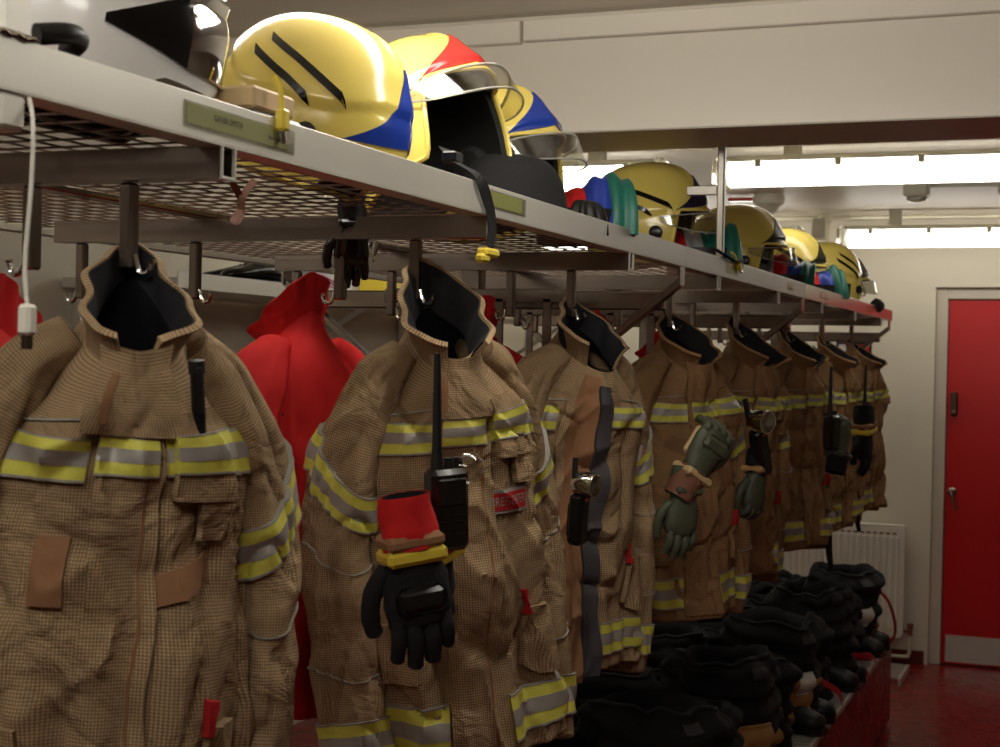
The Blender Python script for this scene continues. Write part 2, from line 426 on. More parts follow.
# door
d = empty('door_1', ((DX0+DX1)/2, YW, 0)); struct(d, 'red fire door with steel kick plate in cream frame')
O = d.location
fr = MB(O); fr.cbox(DX0, DX0+.065, YW+.035, YW+.115, 0, DZ, .004); fr.cbox(DX1-.065, DX1, YW+.035, YW+.115, 0, DZ, .004); fr.cbox(DX0+.065, DX1-.065, YW+.035, YW+.115, DZ-.065, DZ, .004)
fr.build('door_frame', M_frame, d)
leaf = MB(O).cbox(DX0+.068, DX1-.068, YW+.055, YW+.1, .008, DZ-.068, .003).build('door_leaf', M_door, d)
MB(O).box(DX0+.09, DX1-.09, YW+.052, YW+.056, .02, .17).build('kick_plate', M_steel, leaf)
kp = MB(O); kp.cbox(.135, .172, YW+.02, YW+.056, 1.40, 1.535, .008); kp.lathe([(.014, 0), (.014, .012), (.008, .016)], 14, Matrix.Translation((.1535, YW+.02, 1.418)) @ Matrix.Rotation(R(90), 4, 'X'))
for i in range(5):
    for j in range(2): kp.cbox(.144+j*.012, .152+j*.012, YW+.015, YW+.022, 1.444+i*.016, 1.453+i*.016, .0015)
kp.build('keypad_lock', M_dsteel, leaf)
hd = MB(O); hd.lathe([(.026, 0), (.026, .008), (.013, .012), (.011, .045)], 18, Matrix.Translation((.152, YW+.056, .975)) @ Matrix.Rotation(R(90), 4, 'X'))
hd.tube([(.152, YW+.014, .975), (.158, YW+.01, .955), (.172, YW+.01, .91), (.184, YW+.012, .875)], [.011, .010, .009, .008], 10)
hd.build('lever_handle', M_steel2, leaf, smooth=True)

# radiator
rx0, rx1, rz0, rz1, ry = -1.05, -.085, .15, .775, YW-.10
rd = empty('radiator', ((rx0+rx1)/2, YW-.06, rz0)); tag(rd, 'white ribbed panel radiator fixed to the cream end wall', 'radiator'); O = rd.location
pn = MB(O); pn.cbox(rx0, rx1, ry, ry+.018, rz0, rz1, .006)
nfl = 26
for i in range(nfl):
    x = rx0+.035+i*(rx1-rx0-.07)/(nfl-1)
    pn.cbox(x-.011, x+.011, ry-.008, ry+.002, rz0+.045, rz1-.055, .006)
pn.cbox(rx0, rx1, ry+.045, ry+.062, rz0, rz1, .006)
pn.build('panel', M_white, rd)
gr = MB(O)
gr.cbox(rx0+.004, rx1-.004, ry, ry+.062, rz1-.002, rz1+.008, .003)
gr.cbox(rx1-.005, rx1+.004, ry, ry+.062, rz0+.02, rz1, .002); gr.build('casing', M_white, rd)
gs = MB(O)
for i in range(nfl-1):
    x = rx0+.035+(i+.5)*(rx1-rx0-.07)/(nfl-1); gs.box(x-.011, x+.011, ry-.001, ry+.002, rz1-.045, rz1-.036)
gs.build('grille_slots', M_brown, rd)
for x in (rx0+.15, rx1-.15): MB(O).box(x-.02, x+.02, ry+.062, YW-.003, rz0+.1, rz1-.1).build('wall_bracket', M_white, rd)
vl = MB(O); vl.tube([(rx1, ry+.03, .195), (rx1+.035, ry+.03, .195)], .011, 10); vl.tube([(rx1+.04, ry+.03, .168), (rx1+.04, ry+.03, .205)], .014, 10); vl.tube([(rx1+.04, ry+.03, .205), (rx1+.04, ry+.03, .235)], .018, 10)
vl.build('valve', M_copp, rd, smooth=True)
pp = MB(O); pp.tube(spline([(rx1+.04, ry+.03, .17), (rx1+.04, ry+.03, .085), (rx1+.03, ry+.03, .055), (rx1-.01, ry+.03, .047), (-.5, ry+.03, .045), (-1.0, ry+.03, .045)], 6), .011, 10)
pp.build('feed_pipe', M_plast, rd, smooth=True)

# poster on the end wall
po = empty('wall_notice', (-.40, YW-.004, 1.70)); tag(po, 'small black notice with orange heading on the cream end wall', 'notice')
MB(po.location).cbox(-.50, -.30, YW-.006, YW, 1.56, 1.845, .001).build('board', M_blackp, po)
MB(po.location).box(-.485, -.40, YW-.0075, YW-.006, 1.815, 1.832).build('heading', M_oranp, po)
MB(po.location).box(-.345, -.315, YW-.0075, YW-.006, 1.815, 1.830).build('badge', M_paper, po)
MB(po.location).box(-.37, -.315, YW-.0075, YW-.006, 1.735, 1.79).build('red_panel', M_red, po)
MB(po.location).box(-.485, -.43, YW-.0075, YW-.006, 1.65, 1.79).build('picture', M_silf, po)

# ------------------------------------------------------------------ fluorescent lamps
def batten(name, x0, x1, y, zt, label, group, tube=None):
    """sealed fluorescent batten: body on top, curved lit diffuser below, end caps, clips, hangers"""
    t = empty(name, ((x0+x1)/2, y, zt)); tag(t, label, 'lamp', group); O = t.location
    MB(O).cbox(x0+.05, x1-.05, y-.050, y+.050, zt-.040, zt, .010).build('housing', M_plast, t)
    dm = MB(O); n = 10
    pr = [(y+.050, zt-.022)]+[(y+.062*math.cos(a), zt-.060-.055*math.sin(a)) for a in [math.pi*k/(n-2) for k in range(n-1)]]+[(y-.050, zt-.022)]
    for xx in (x0+.06, x1-.06):
        dm.v += [tuple(Vector((xx, a, b))-O) for a, b in pr]
    dm.f += [(k, k+1, n+1+k+1, n+1+k) for k in range(n)]+[tuple(range(n+1))[::-1], tuple(range(n+1, 2*n+2))]
    dm.build('diffuser', tube or M_tube, t, smooth=True)
    for s, xx in ((-1, x0), (1, x1)):
        a, b = sorted((xx, xx-s*.06)); MB(O).cbox(a, b, y-.066, y+.066, zt-.125, zt+.004, .02).build('end_cap', M_vrim, t)
    k = 0
    for xx in np.arange(x0+.18, x1-.1, .30):
        MB(O).cbox(xx-.012, xx+.012, y-.068, y-.058, zt-.046, zt-.015, .003).build('clip', M_plast, t)
    for xx in (x0+.3, x1-.3): MB(O).box(xx-.03, xx+.03, y-.03, y+.03, zt, ZC).build('hanger', M_plast, t)
    return t
batten('fluorescent_batten', -.50, 1.02, 5.70, 2.455, 'lit fluorescent batten hung just behind the deep beam, above the upright post', 'ceiling battens', M_tube_dim)
batten('fluorescent_batten', -2.22, -.68, 5.70, 2.455, 'lit fluorescent batten behind the deep beam, over the left side of the rack', 'ceiling battens', M_tube_dim)
batten('fluorescent_batten', -.42, 1.10, 8.16, 2.415, 'lit fluorescent batten close to the end wall above the red door', 'ceiling battens', M_tube_dim)
batten('fluorescent_batten', -2.14, -.60, 8.16, 2.415, 'lit fluorescent batten close to the end wall above the radiator', 'ceiling battens', M_tube_dim)
batten('fluorescent_batten', -.66, .86, 2.1, 2.38, 'lit fluorescent batten over the rack edge, first in front of the deep beam', 'ceiling battens')
batten('fluorescent_batten', -.66, .86, .35, 2.38, 'lit fluorescent batten over the near end of the rack, furthest from the beam', 'ceiling battens')
batten('fluorescent_batten', -2.34, -.82, 1.2, 2.38, 'added unseen fluorescent batten over the far side of the rack, brightening the left wall', 'ceiling battens', M_tube_dim)  # added out of view to brighten the left wall and the fleeces
# conduits and ceiling fittings
MB().tube([(XL, 8.30, 2.478), (XR, 8.30, 2.478)], .011, 8).build('ceiling_conduit', M_plast, None, True)
tag(bpy.data.objects['ceiling_conduit'], 'thin cream conduit running along the ceiling near the end wall', 'conduit')
jb = MB(); jb.lathe([(.04, 0), (.04, .04), (.03, .05)], 18, Matrix.Translation((-.51, 8.30, 2.449)))
tag(jb.build('junction_box', M_plast, None, True), 'round cream junction box on the ceiling conduit', 'junction box')
MB().box(-.545, -.475, 8.08, 8.24, 2.35, 2.452).build('batten_link', M_plast); tag(bpy.data.objects['batten_link'], 'cream bracket joining two battens near the end wall', 'bracket')
sd = empty('smoke_detector', (-.63, 7.35, ZC)); tag(sd, 'white round smoke detector on the ceiling beside a red marker', 'smoke detector')
MB().lathe([(.02, -.095), (.045, -.085), (.052, -.06), (.075, -.045), (.08, -.02), (.07, 0)], 24).build('body', M_white, sd, True)
MB().cbox(-.20, -.075, -.02, .02, -.03, -.012, .004).build('red_marker', M_red, sd)
for x, lb in ((.11, 'on the ceiling nearest the lit batten'), (.52, 'on the ceiling further along its cable')):
    ef = empty('sensor_unit', (x, 7.05, ZC)); tag(ef, 'small cream square sensor with clear lens ' + lb, 'sensor')
    MB().cbox(-.055, .055, -.055, .055, -.06, 0, .008).build('body', M_plast, ef)
    MB().lathe([(.01, -.085), (.045, -.075), (.05, -.058)], 18).build('lens', M_vrim, ef, True)
tag(MB().cbox(.17, .46, 7.04, 7.06, ZC-.018, ZC, .002).build('cable_trunking', M_plast), 'thin cream cable cover between two ceiling sensors', 'trunking')

# ================================================================== clothes rack
ZS, HF, RY0, RY1, XBK = 1.926, 0.046, 0.62, 7.17, -1.05
BARY = [1.42+.768*k for k in range(8)]
JY = [RY0, 3.388, 4.915, RY1]                       # shelf section joints
BZ_TOP = .382
rack = empty('clothes_rack', (-.525, (RY0+RY1)/2, 0)); tag(rack, 'long steel clothes rack with mesh helmet shelf and hook posts', 'rack')
O = rack.location
M_redlip = M_steel
def lip(x, sgn, y0, y1):
    """folded fascia: upright face, lower return and rolled top edge"""
    m = MB(O); a, b = sorted((x, x-sgn*.0025)); m.cbox(a, b, y0, y1, ZS-HF, ZS, .001)
    a, b = sorted((x, x-sgn*.032)); m.cbox(a, b, y0, y1, ZS-HF-.002, ZS-HF+.001, .001)
    a, b = sorted((x, x-sgn*.010)); m.cbox(a, b, y0, y1, ZS-.002, ZS+.001, .001)
    return m
for i in range(3):
    lip(0, 1, JY[i]+.0015, JY[i+1]-.0015).build('fascia', M_steel if i < 2 else M_bright, rack)
    lip(XBK, -1, JY[i]+.0015, JY[i+1]-.0015).build('fascia', M_steel, rack)
MB(O).cbox(XBK, 0, RY1-.003, RY1, ZS-HF, ZS, .001).build('end_fascia', M_steel, rack)
ms = MB(O); zm = ZS-.030
for x in np.arange(XBK+.02, -.01, .042): ms.box(x-.0020, x+.0020, RY0, RY1-.005, zm, zm+.0022)
for y in np.arange(RY0+.02, RY1-.01, .052): ms.box(XBK+.003, -.003, y-.0024, y+.0024, zm-.0018, zm+.0004)
tag(ms.build('mesh_shelf', M_wire, rack), kind='stuff')
ZBAR = 1.862
def ubar(y):
    """upturned channel carried under the shelf, open end showing at the fascia"""
    m = MB(O); wd, ht, t = .030, .036, .0028
    m.box(-.83, -.002, y-wd/2, y+wd/2, ZBAR-ht/2, ZBAR-ht/2+t)
    for s in (-1, 1):
        a, b = sorted((y+s*wd/2, y+s*(wd/2-t))); m.box(-.83, -.002, a, b, ZBAR-ht/2+t, ZBAR+ht/2)
    return m
for k, y in enumerate(BARY):
    ub = ubar(y).build('cross_bar', M_steel2, rack)
    e_ = MB(O)
    for q in ((y-.015, y-.0115, ZBAR-.018, ZBAR+.018), (y+.0115, y+.015, ZBAR-.018, ZBAR+.018), (y-.015, y+.015, ZBAR-.0195, ZBAR-.0155)): e_.cbox(-.004, .0008, *q, .0008)
    e_.build('bar_end_glint', M_steel, ub)  # lighter steel rim imitates light catching the channel's cut edges
    for xp, hk in ((-.13, 1), (-.265, -1), (-.545, 1), (-.78, -1)):
        po_ = MB(O); po_.cbox(xp-.009, xp+.009, y-.009, y+.009, 1.745, ZBAR-.019, .003)
        ho = po_.build('hook_post', M_steel2, rack)
        h = MB(O); s = 1 if xp in (-.13, -.545) else -1
        h.tube(spline([(xp+s*.009, y, 1.762), (xp+s*.016, y, 1.742), (xp+s*.028, y, 1.742), (xp+s*.033, y, 1.756)], 5), [.0035]*15+[.005], 8)
        h.build('hook', M_chrome, ho, True)
for y in (0.95, 3.37, 4.90, 7.10):
    f_ = MB(O)
    for xx in (-.525,): f_.cbox(xx-.025, xx+.025, y-.02, y+.02, BZ_TOP, ZS-.05, .004)
    f_.build('upright', M_steel2, rack)
for y in (3.37, 4.90, 7.10):
    for s, x0 in ((1, 0), (-1, XBK)):
        b_ = MB(O); b_.cbox(*(sorted((x0-s*.008, x0-s*.002))), y-.022, y+.022, 1.835, ZS-HF, .001)
        b_.bar((x0-s*.006, y, 1.842), (x0-s*.34, y, 1.575), .030, .018, c=.002)
        b_.bar((x0-s*.34, y, 1.575), (-.525+s*.02, y, 1.50), .030, .018, c=.002)
        b_.build('brace', M_steel2, rack)
    f_ = MB(O); f_.bar((-.05, y+.03, 1.80), (-1.0, y+.03, 1.80), .03, .045, c=.004); f_.build('cross_frame', M_steel2, rack)
for y in (3.28, 4.15):                                # plate frames with rounded windows behind the jackets
    f_ = MB(O)
    for xx in (-.30, -.42, -.55, -.67): f_.cbox(xx-.011, xx+.011, y-.004, y+.004, 1.52, 1.80, .002)
    for zz in (1.80, 1.53): f_.cbox(-.72, -.25, y-.004, y+.004, zz-.012, zz+.022, .003)
    f_.build('window_frame_plate', M_steel2, rack)
for xx in (-.525,):
    MB(O).cbox(xx-.02, xx+.02, RY0, RY1-.01, 1.882, 1.893, .002).build('spine_rail', M_steel2, rack)
MB(O).cbox(-.04, 0.0, 1.050, 1.092, ZS+.001, ZC, .005).build('ceiling_post', M_steel, rack)
MB(O).cbox(-.04, 0.0, 1.050, 1.085, 1.845, ZS-HF-.002, .004).build('post_foot', M_steel, rack)
MB(O).cbox(-.020, -.001, 3.757, 3.776, ZS+.001, 2.5, .003).build('ceiling_post', M_steel3, rack)
MB(O).cbox(-.10, -.02, 3.760, 3.773, 2.088, 2.112, .002).build('post_stay', M_steel3, rack)
# weld bead below the near post
wbd = MB(O); wbd.tube([(0.001, 1.045+i*.006, ZS+.002+.0015*math.sin(i*1.9)) for i in range(9)], .0028, 6); wbd.build('weld_bead', M_steel2, rack, True)
# name cards in clear holders along the front lip
def card(y0, y1, z0, z1, txt, m, flip=False):
    h = MB(O); h.box(.0005, .0016, y0-.006, y1+.016, z0-.004, z1+.002); ho = h.build('card_holder', M_visor, rack)
    MB(O).box(.0002, .0010, y0, y1, z0, z1).build('name_card', m, ho)
    if txt:
        for s_, yy, zz, sz in txt:
            text_mesh('lettering', s_, sz, M_ink, ho, (0.0018, yy-O.y, zz-O.z), (R(90), 0, R(90)), ext=.0001).location.x = .0018-O.x
card(1.335, 1.545, ZS-.033, ZS-.011, [('GAVIN SMITH', 1.415, ZS-.020, .0095), ('Blue Watch', 1.515, ZS-.024, .006)], M_lab)
card(2.175, 2.32, ZS-.031, ZS-.008, None, M_lab)
card(3.80, 3.92, ZS-.032, ZS-.010, None, M_lab)
card(4.62, 4.70, ZS-.030, ZS-.012, None, M_leath)
card(5.22, 5.36, ZS-.028, ZS-.012, None, M_oranp)
card(6.35, 6.50, ZS-.030, ZS-.012, None, M_leath)

# ================================================================== boot bench
bench = empty('boot_bench', (-.5, 4.0, 0)); tag(bench, 'long low boot bench with red front panel and punched steel treads', 'bench'); O = bench.location
BZ, BX = .38, .03
MB(O).cbox(BX-.004, BX, .5, 7.18, .02, BZ-.02, .001).build('front_panel', M_floor, bench)
MB(O).cbox(BX-1.08, BX-.02, 7.165, 7.18, .0, BZ-.02, .002).build('end_panel', M_steel, bench)
MB(O).cbox(BX-1.09, BX-.01, .5, 7.17, 0, .02, .004).build('plinth', M_blackp, bench)
MB(O).cbox(BX-1.08, BX-1.076, .5, 7.18, .02, BZ-.02, .001).build('rear_panel', M_floor, bench)
for j in range(4):
    x1 = BX-j*.275; x0 = x1-.265
    tr = MB(O)
    tr.cbox(x0, x0+.012, .5, 7.18, BZ-.03, BZ, .002); tr.cbox(x1-.012, x1, .5, 7.18, BZ-.03, BZ, .002)
    for y in np.arange(.53, 7.17, .040):
        tr.bar((x0+.012, y, BZ-.008), (x1-.012, y+.016, BZ-.008), .013, .010)
        tr.bar((x0+.09, y+.008, BZ-.002), (x0+.16, y+.012, BZ-.002), .017, .012)
    tag(tr.build('tread_plank', M_steel, bench), kind='stuff')
# low step behind the bench end
stp = empty('floor_step', (-.12, 8.2, 0)); tag(stp, 'low punched steel step on the red floor by the end wall', 'step'); O = stp.location
sm = MB(O); sm.cbox(-.30, -.29, 8.03, 8.42, 0, .045, .002); sm.cbox(-.035, -.02, 8.03, 8.42, 0, .045, .002)
sm.build('side_rails', M_steel, stp)
for y in np.arange(8.05, 8.42, .05): MB(O).bar((-.29, y, .036), (-.035, y+.02, .036), .016, .012).build('slat', M_steel, stp)

# ================================================================== wall shelf behind with shoes
ws = empty('wall_shelf', (-2.17, 5.9, 0)); tag(ws, 'steel shelf along the wall behind the rack, holding shoes', 'shelf'); O = ws.location
MB(O).cbox(-1.936, -1.932, 4.2, 8.2, ZS-.055, ZS, .001).build('fascia', M_steel, ws)
MB(O).cbox(-2.40, -1.936, 4.2, 8.2, ZS-.055, ZS-.02, .002).build('shelf_plate', M_steel, ws)
for y in (4.3, 5.6, 6.9, 8.1):
    MB(O).cbox(-2.419, -2.38, y-.02, y+.02, 0, ZS-.055, .003).build('upright', M_steel, ws)
    MB(O).bar((-1.95, y, ZS-.06), (-2.39, y, 1.6), .02, .02).build('brace', M_steel, ws)
MB(O).cbox(-1.99, -1.965, 5.02, 5.05, ZS-.02, 2.02, .002).build('divider', M_white, ws)
def shoe(loc, rz, label):
    t = empty('black_shoe', loc, (0, 0, rz)); tag(t, label, 'shoe', 'shoes on the wall shelf')
    xs = [0, .03, .08, .13, .18, .23, .27, .285]
    wd = [.022, .033, .034, .034, .041, .044, .034, .012]; ht = [.06, .075, .085, .075, .06, .045, .036, .02]
    n = 14; P = []
    for x, a, h in zip(xs, wd, ht):
        P.append([[x, a*math.cos(2*math.pi*k/n), .022+h*.5*(1+math.sin(2*math.pi*k/n))*.9] for k in range(n)])
    link('upper', grid_mesh('upper', np.array(P)[::-1], None, True, True, True), M_shoe, t)
    so = MB()
    for i in range(len(xs)-1): so.add([(xs[i], -wd[i]-.004, 0), (xs[i], wd[i]+.004, 0), (xs[i+1], wd[i+1]+.004, 0), (xs[i+1], -wd[i+1]-.004, 0), (xs[i], -wd[i]-.004, .024), (xs[i], wd[i]+.004, .024), (xs[i+1], wd[i+1]+.004, .024), (xs[i+1], -wd[i+1]-.004, .024)], [(0, 1, 2, 3), (4, 7, 6, 5), (0, 4, 5, 1), (1, 5, 6, 2), (2, 6, 7, 3), (3, 7, 4, 0)])
    so.build('sole', M_black, t)
    MB().tube(spline([(.02, .02, .085), (-.002, 0, .096), (.02, -.02, .085), (.08, -.026, .088), (.11, 0, .10), (.08, .026, .088), (.02, .02, .085)], 5), .006, 6).build('collar', M_copp, t, True)
    l_ = MB()
    for i in range(4): l_.tube([(.115+i*.018, -.02, .092-i*.009), (.115+i*.018, 0, .098-i*.009), (.115+i*.018, .02, .092-i*.009)], .003, 6)
    l_.tube(spline([(.115, 0, .097), (.10, .02, .12), (.125, .03, .115), (.115, 0, .097), (.10, -.02, .118), (.13, -.028, .115), (.115, 0, .097)], 5), .0022, 6)
    l_.build('laces', M_black, t, True)
    return t
shoe((-2.02, 4.98, ZS-.018), R(215), 'black laced shoe lying nearer the shelf divider, toe to the wall')
shoe((-1.97, 4.93, ZS-.018), R(255), 'black laced shoe on the wall shelf edge beside its pair')
bx = empty('striped_box', (-2.08, 5.28, ZS-.018)); tag(bx, 'white box with magenta curved stripes on the wall shelf', 'box')
MB().cbox(-.10, .12, -.16, .22, 0, .085, .004).build('carton', M_paper, bx)
for i in range(3): MB().tube(spline([(.121, -.15, .03+i*.022), (.121, 0, .028+i*.016), (.121, .16, .008)], 6), .0028, 6).build('stripe', M_pink, bx, True)
tag(MB().cbox(-2.20, -2.04, 6.0, 6.25, ZS-.02, ZS+.10, .02).build('yellow_pouch', M_key), 'small yellow pouch on the wall shelf behind the rack', 'pouch')

# ================================================================== garments
ZK = [-.06, -.10, -.15, -.22, -.35, -.55, -.72]
VK = [(-.06-z)/.66 for z in ZK]
class Garment:
    """a coat hanging by its collar loop: local +x is its front, +y the wearer's left, origin at the hook"""
    def __init__(s, seed, wid=1.0, dep=1.0, fold=1.0, length=1.0, slope=1.0, tilt=.055, back=-.045):
        s.bk = back
        s.sd = seed; rng = random.Random(seed); s.ph = [rng.uniform(0, 6.28) for _ in range(8)]
        s.w = wid; s.d = dep; s.fo = fold; s.len = length; s.tilt = tilt; s.sl = slope
        s.el = rng.uniform(-.02, .03)
    def S0(s, u, v): return s.S(u, v, 0.0)
    def S(s, u, v, fk=1.0):
        u = np.asarray(u, float); v = np.asarray(v, float)
        a = 2*np.pi*u; c, q = np.cos(a), np.sin(a)
        zc = -.06-.66*v*s.len
        ww = crom(VK, [.052, .092, .134, .158, .166, .170, .182], np.clip(v, 0, 1))*s.w
        dd = crom(VK, [.066, .082, .095, .106, .112, .114, .116], np.clip(v, 0, 1))*s.d
        cx = crom(VK, [.046, .038, .026, .016, .008, .006, .008], np.clip(v, 0, 1))
        n = 2.4; rr = (np.abs(c)**n+np.abs(q)**n)**(-1/n)
        A = .003+.013*sstep(.1, 1.0, v)
        p = s.ph
        dsp = A*(.6*np.cos(5*a+p[0]+1.8*v)+.45*np.cos(8*a+p[1]-2.2*v)+.3*np.cos(13*a+p[2]+2.5*v))
        dsp = dsp+.013*vnoise(c*1.8+9, q*1.8+3, zc*6.5, s.sd)+.006*vnoise(c*4, q*4+7, zc*15, s.sd+3)
        dg = vnoise(c*2.0+zc*2.5, q*2.0-zc*2.0, zc*9+c*1.5, s.sd+5); rd_ = (1-np.abs(dg)*1.6).clip(0, 1)**4
        dg2 = vnoise(c*3.1-zc*4.5+4, q*3.1+zc*3.0, zc*7-c*2.5, s.sd+8); rd2 = (1-np.abs(dg2)*1.8).clip(0, 1)**4
        dsp = (dsp-.014*rd_*sstep(0.0, .2, v)+.009*rd2*sstep(.05, .25, v))*s.fo*fk
        dsp = dsp*sstep(-.02, .12, v)+.004*np.cos(3*a+p[3])*(1-sstep(0, .12, v))
        x = cx+(dd*rr+dsp)*c; y = (ww*rr+dsp)*q
        z = zc-s.tilt*c*(1-sstep(0, .30, v))-.016*(q**2)*np.exp(-((v-.09)/.09)**2)+.012*sstep(.75, 1, v)*np.cos(2*a+p[4])
        bk = np.clip(-c, 0, 1)**1.5*(1-sstep(0, .16, v)); y = y*(1-.5*bk)
        return np.stack([x, y, z], -1)
    def T(s, side, t0=0.0, ext=0.0):
        TK = [0, .10, .24, .45, .72, 1.0]
        bk_ = s.bk if side > 0 else .0
        CX = [.036, .030+bk_*.3, .020+bk_*.8, .010+s.el+bk_, .022+s.el+bk_, .035+bk_]
        CY = [.066*s.w, .116*s.w, .170*s.w, .198*s.w, .203*s.w, .198*s.w]
        CZ = [-.082, -.122, -.215, -.36, -.555*s.len, (-.745-ext)*s.len]
        RR = [.034, .050, .061, .063, .060, .057]
        def f(u, t, fk=1.0):
            u = np.asarray(u, float); t = np.asarray(t, float)
            a = 2*np.pi*u; c, q = np.cos(a), np.sin(a); tc = np.clip(t, 0, 1)
            x0 = crom(TK, CX, tc); y0 = crom(TK, CY, tc)*side; z0 = crom(TK, CZ, tc)
            e = 1e-3
            tx = crom(TK, CX, np.clip(tc+e, 0, 1))-crom(TK, CX, np.clip(tc-e, 0, 1)); ty = (crom(TK, CY, np.clip(tc+e, 0, 1))-crom(TK, CY, np.clip(tc-e, 0, 1)))*side; tz = crom(TK, CZ, np.clip(tc+e, 0, 1))-crom(TK, CZ, np.clip(tc-e, 0, 1))
            tl = np.sqrt(tx**2+ty**2+tz**2)+1e-9; tx, ty, tz = tx/tl, ty/tl, tz/tl
            # frame: e1 towards the front, e2 = e1 x t pointing to the wearer's left
            d1 = tx; e1x, e1y, e1z = 1-d1*tx, -d1*ty, -d1*tz; l1 = np.sqrt(e1x**2+e1y**2+e1z**2); e1x, e1y, e1z = e1x/l1, e1y/l1, e1z/l1
            e2x, e2y, e2z = e1y*tz-e1z*ty, e1z*tx-e1x*tz, e1x*ty-e1y*tx
            e2x, e2y, e2z = -e2x*-1, e2y, e2z
            r_ = crom(TK, RR, tc)*(.92+.08*s.w)
            L = tc*.72
            el = np.exp(-((tc-.52)/.17)**2); ar = np.exp(-((tc-.2)/.12)**2)
            dsp = .0032*el*np.sin(44*tc+2.2*np.cos(a+s.ph[5]*side)+s.ph[6])+.003*ar*np.sin(34*tc+3*np.cos(a)+s.ph[2])
            dsp = dsp+.007*np.cos(3*a+s.ph[7]+4*tc*side)*sstep(.15, .6, tc)+.010*vnoise(c*1.7+5*side, q*1.7, L*5, s.sd+11)+.005*vnoise(c*3+1, q*3+2*side, L*19, s.sd+13)
            dg = vnoise(c*1.6+L*3+5*side, q*1.6-L*2, L*9+c*2, s.sd+21); dsp = dsp-.011*(1-np.abs(dg)*1.7).clip(0, 1)**4
            dsp = dsp*s.fo*sstep(.0, .15, tc)*fk
            ra = r_*1.16+dsp; rb = r_*.80+dsp
            sg = np.sign(e2y+1e-9)
            x = x0+e1x*ra*c+e2x*sg*rb*q; y = y0+e1y*ra*c+e2y*sg*rb*q; z = z0+e1z*ra*c+e2z*sg*rb*q
            return np.stack([x, y, z], -1)
        f.smooth = lambda u, t: f(u, t, 0.0)
        return f
    def collar(s, hb=.078, hf=.07, flare=.35, gap=.05, fall=0.0):
        def f(u, v):
            u = np.asarray(u, float); h = 1-np.asarray(v, float); a = 2*np.pi*u; c, q = np.cos(a), np.sin(a)
            B = s.S(u, 0*u); H = hb+(hf-hb)*(.5+.5*c)
            k = np.clip(h, -.3, 1.3)*H
            fr_ = .5+.5*c
            out = flare*(.55+.9*fr_)*k+.5*k*k/.08*fr_*.6
            upz = k*(1.0-.45*fr_-fall*fr_)
            wv = .006*np.sin(4*a+s.ph[1])*np.clip(h, 0, 1)+.004*np.sin(9*a+s.ph[2])*np.clip(h, 0, 1)
            return B+np.stack([c*(out+wv)+.10*k, q*(out+wv), upz], -1)
        return f

def coat_body(G, root, M_out, M_in, nu=120, nv=110):
    u = np.linspace(0, 1, nu, endpoint=False)[None, :]; v = np.linspace(0, 1, nv)[:, None]
    U = u+0*v; V = v+0*u
    P = G.S(U, V)
    cen = P[-1].mean(0)
    inn = [P[-1]+(cen-P[-1])*k+np.array([0, 0, dz]) for k, dz in ((.03, -.004), (.06, .01), (.09, .10))]
    P = np.concatenate([P, np.array(inn)]); UV = np.stack([np.concatenate([U, U[:3]])*1.0, np.concatenate([-V*.66, -V[-3:]*.66-.02])], -1)
    link('body', grid_mesh('body', P, UV, True), M_out, root)
    # dark lining inside the neck
    v2 = np.linspace(0, .22, 12)[:, None]; U2 = np.linspace(0, 1, 64, endpoint=False)[None, :]+0*v2; V2 = v2+0*U2
    Pi = G.S(U2, V2)-normals(G.S, U2, V2)*.006
    c2 = Pi[-1].mean(0); Pi = np.concatenate([Pi, np.array([Pi[-1]+(c2-Pi[-1])*.6, Pi[-1]+(c2-Pi[-1])*.98])])
    link('neck_lining', grid_mesh('neck_lining', Pi, None, True), M_in, root)

def coat_sleeve(G, side, root, M_out, ns=56, nt=90, ext=0.0):
    f = G.T(side, ext=ext)
    u = np.linspace(0, 1, ns, endpoint=False)[None, :]; t = np.linspace(0, 1, nt)[:, None]
    U = u+0*t; V = t+0*u; P = f(U, V); cen = P[-1].mean(0)
    P = np.concatenate([P, np.array([P[-1]+(cen-P[-1])*k+np.array([0, 0, dz]) for k, dz in ((.06, -.004), (.12, .004), (.2, .06), (.95, .07))])])
    UV = np.stack([np.concatenate([U, U[:4]])*.44, np.concatenate([-V*.75, -V[-4:]*.75-.02])], -1)
    o = link('sleeve', grid_mesh('sleeve', P, UV, True, cap0=True), M_out, root)
    return f, o

def band(F, u0_, u1_, vc, hw, parent, nu=40, off=.005, sv=.66, name='reflective_band', slant=None):
    """yellow tape with a silver stripe down its middle"""
    uu = np.linspace(0, 1, nu); vc = (slant(uu) if slant else vc+0*uu)
    y = add_patch(name, F, u0_, u1_, vc-hw, vc+hw, nu, 14, -.004, off, M_yel, parent)
    add_patch('silver_stripe', F, u0_, u1_, vc-hw*.36, vc+hw*.36, nu, 6, -.001, off+.0008, M_sil, y)
    for sg in (-1, 1):
        add_patch('edge_piping', F, u0_, u1_, vc+sg*hw*.97-hw*.05, vc+sg*hw*.97+hw*.05, nu, 2, -.001, off+.0008, M_pipe, y)
    return y

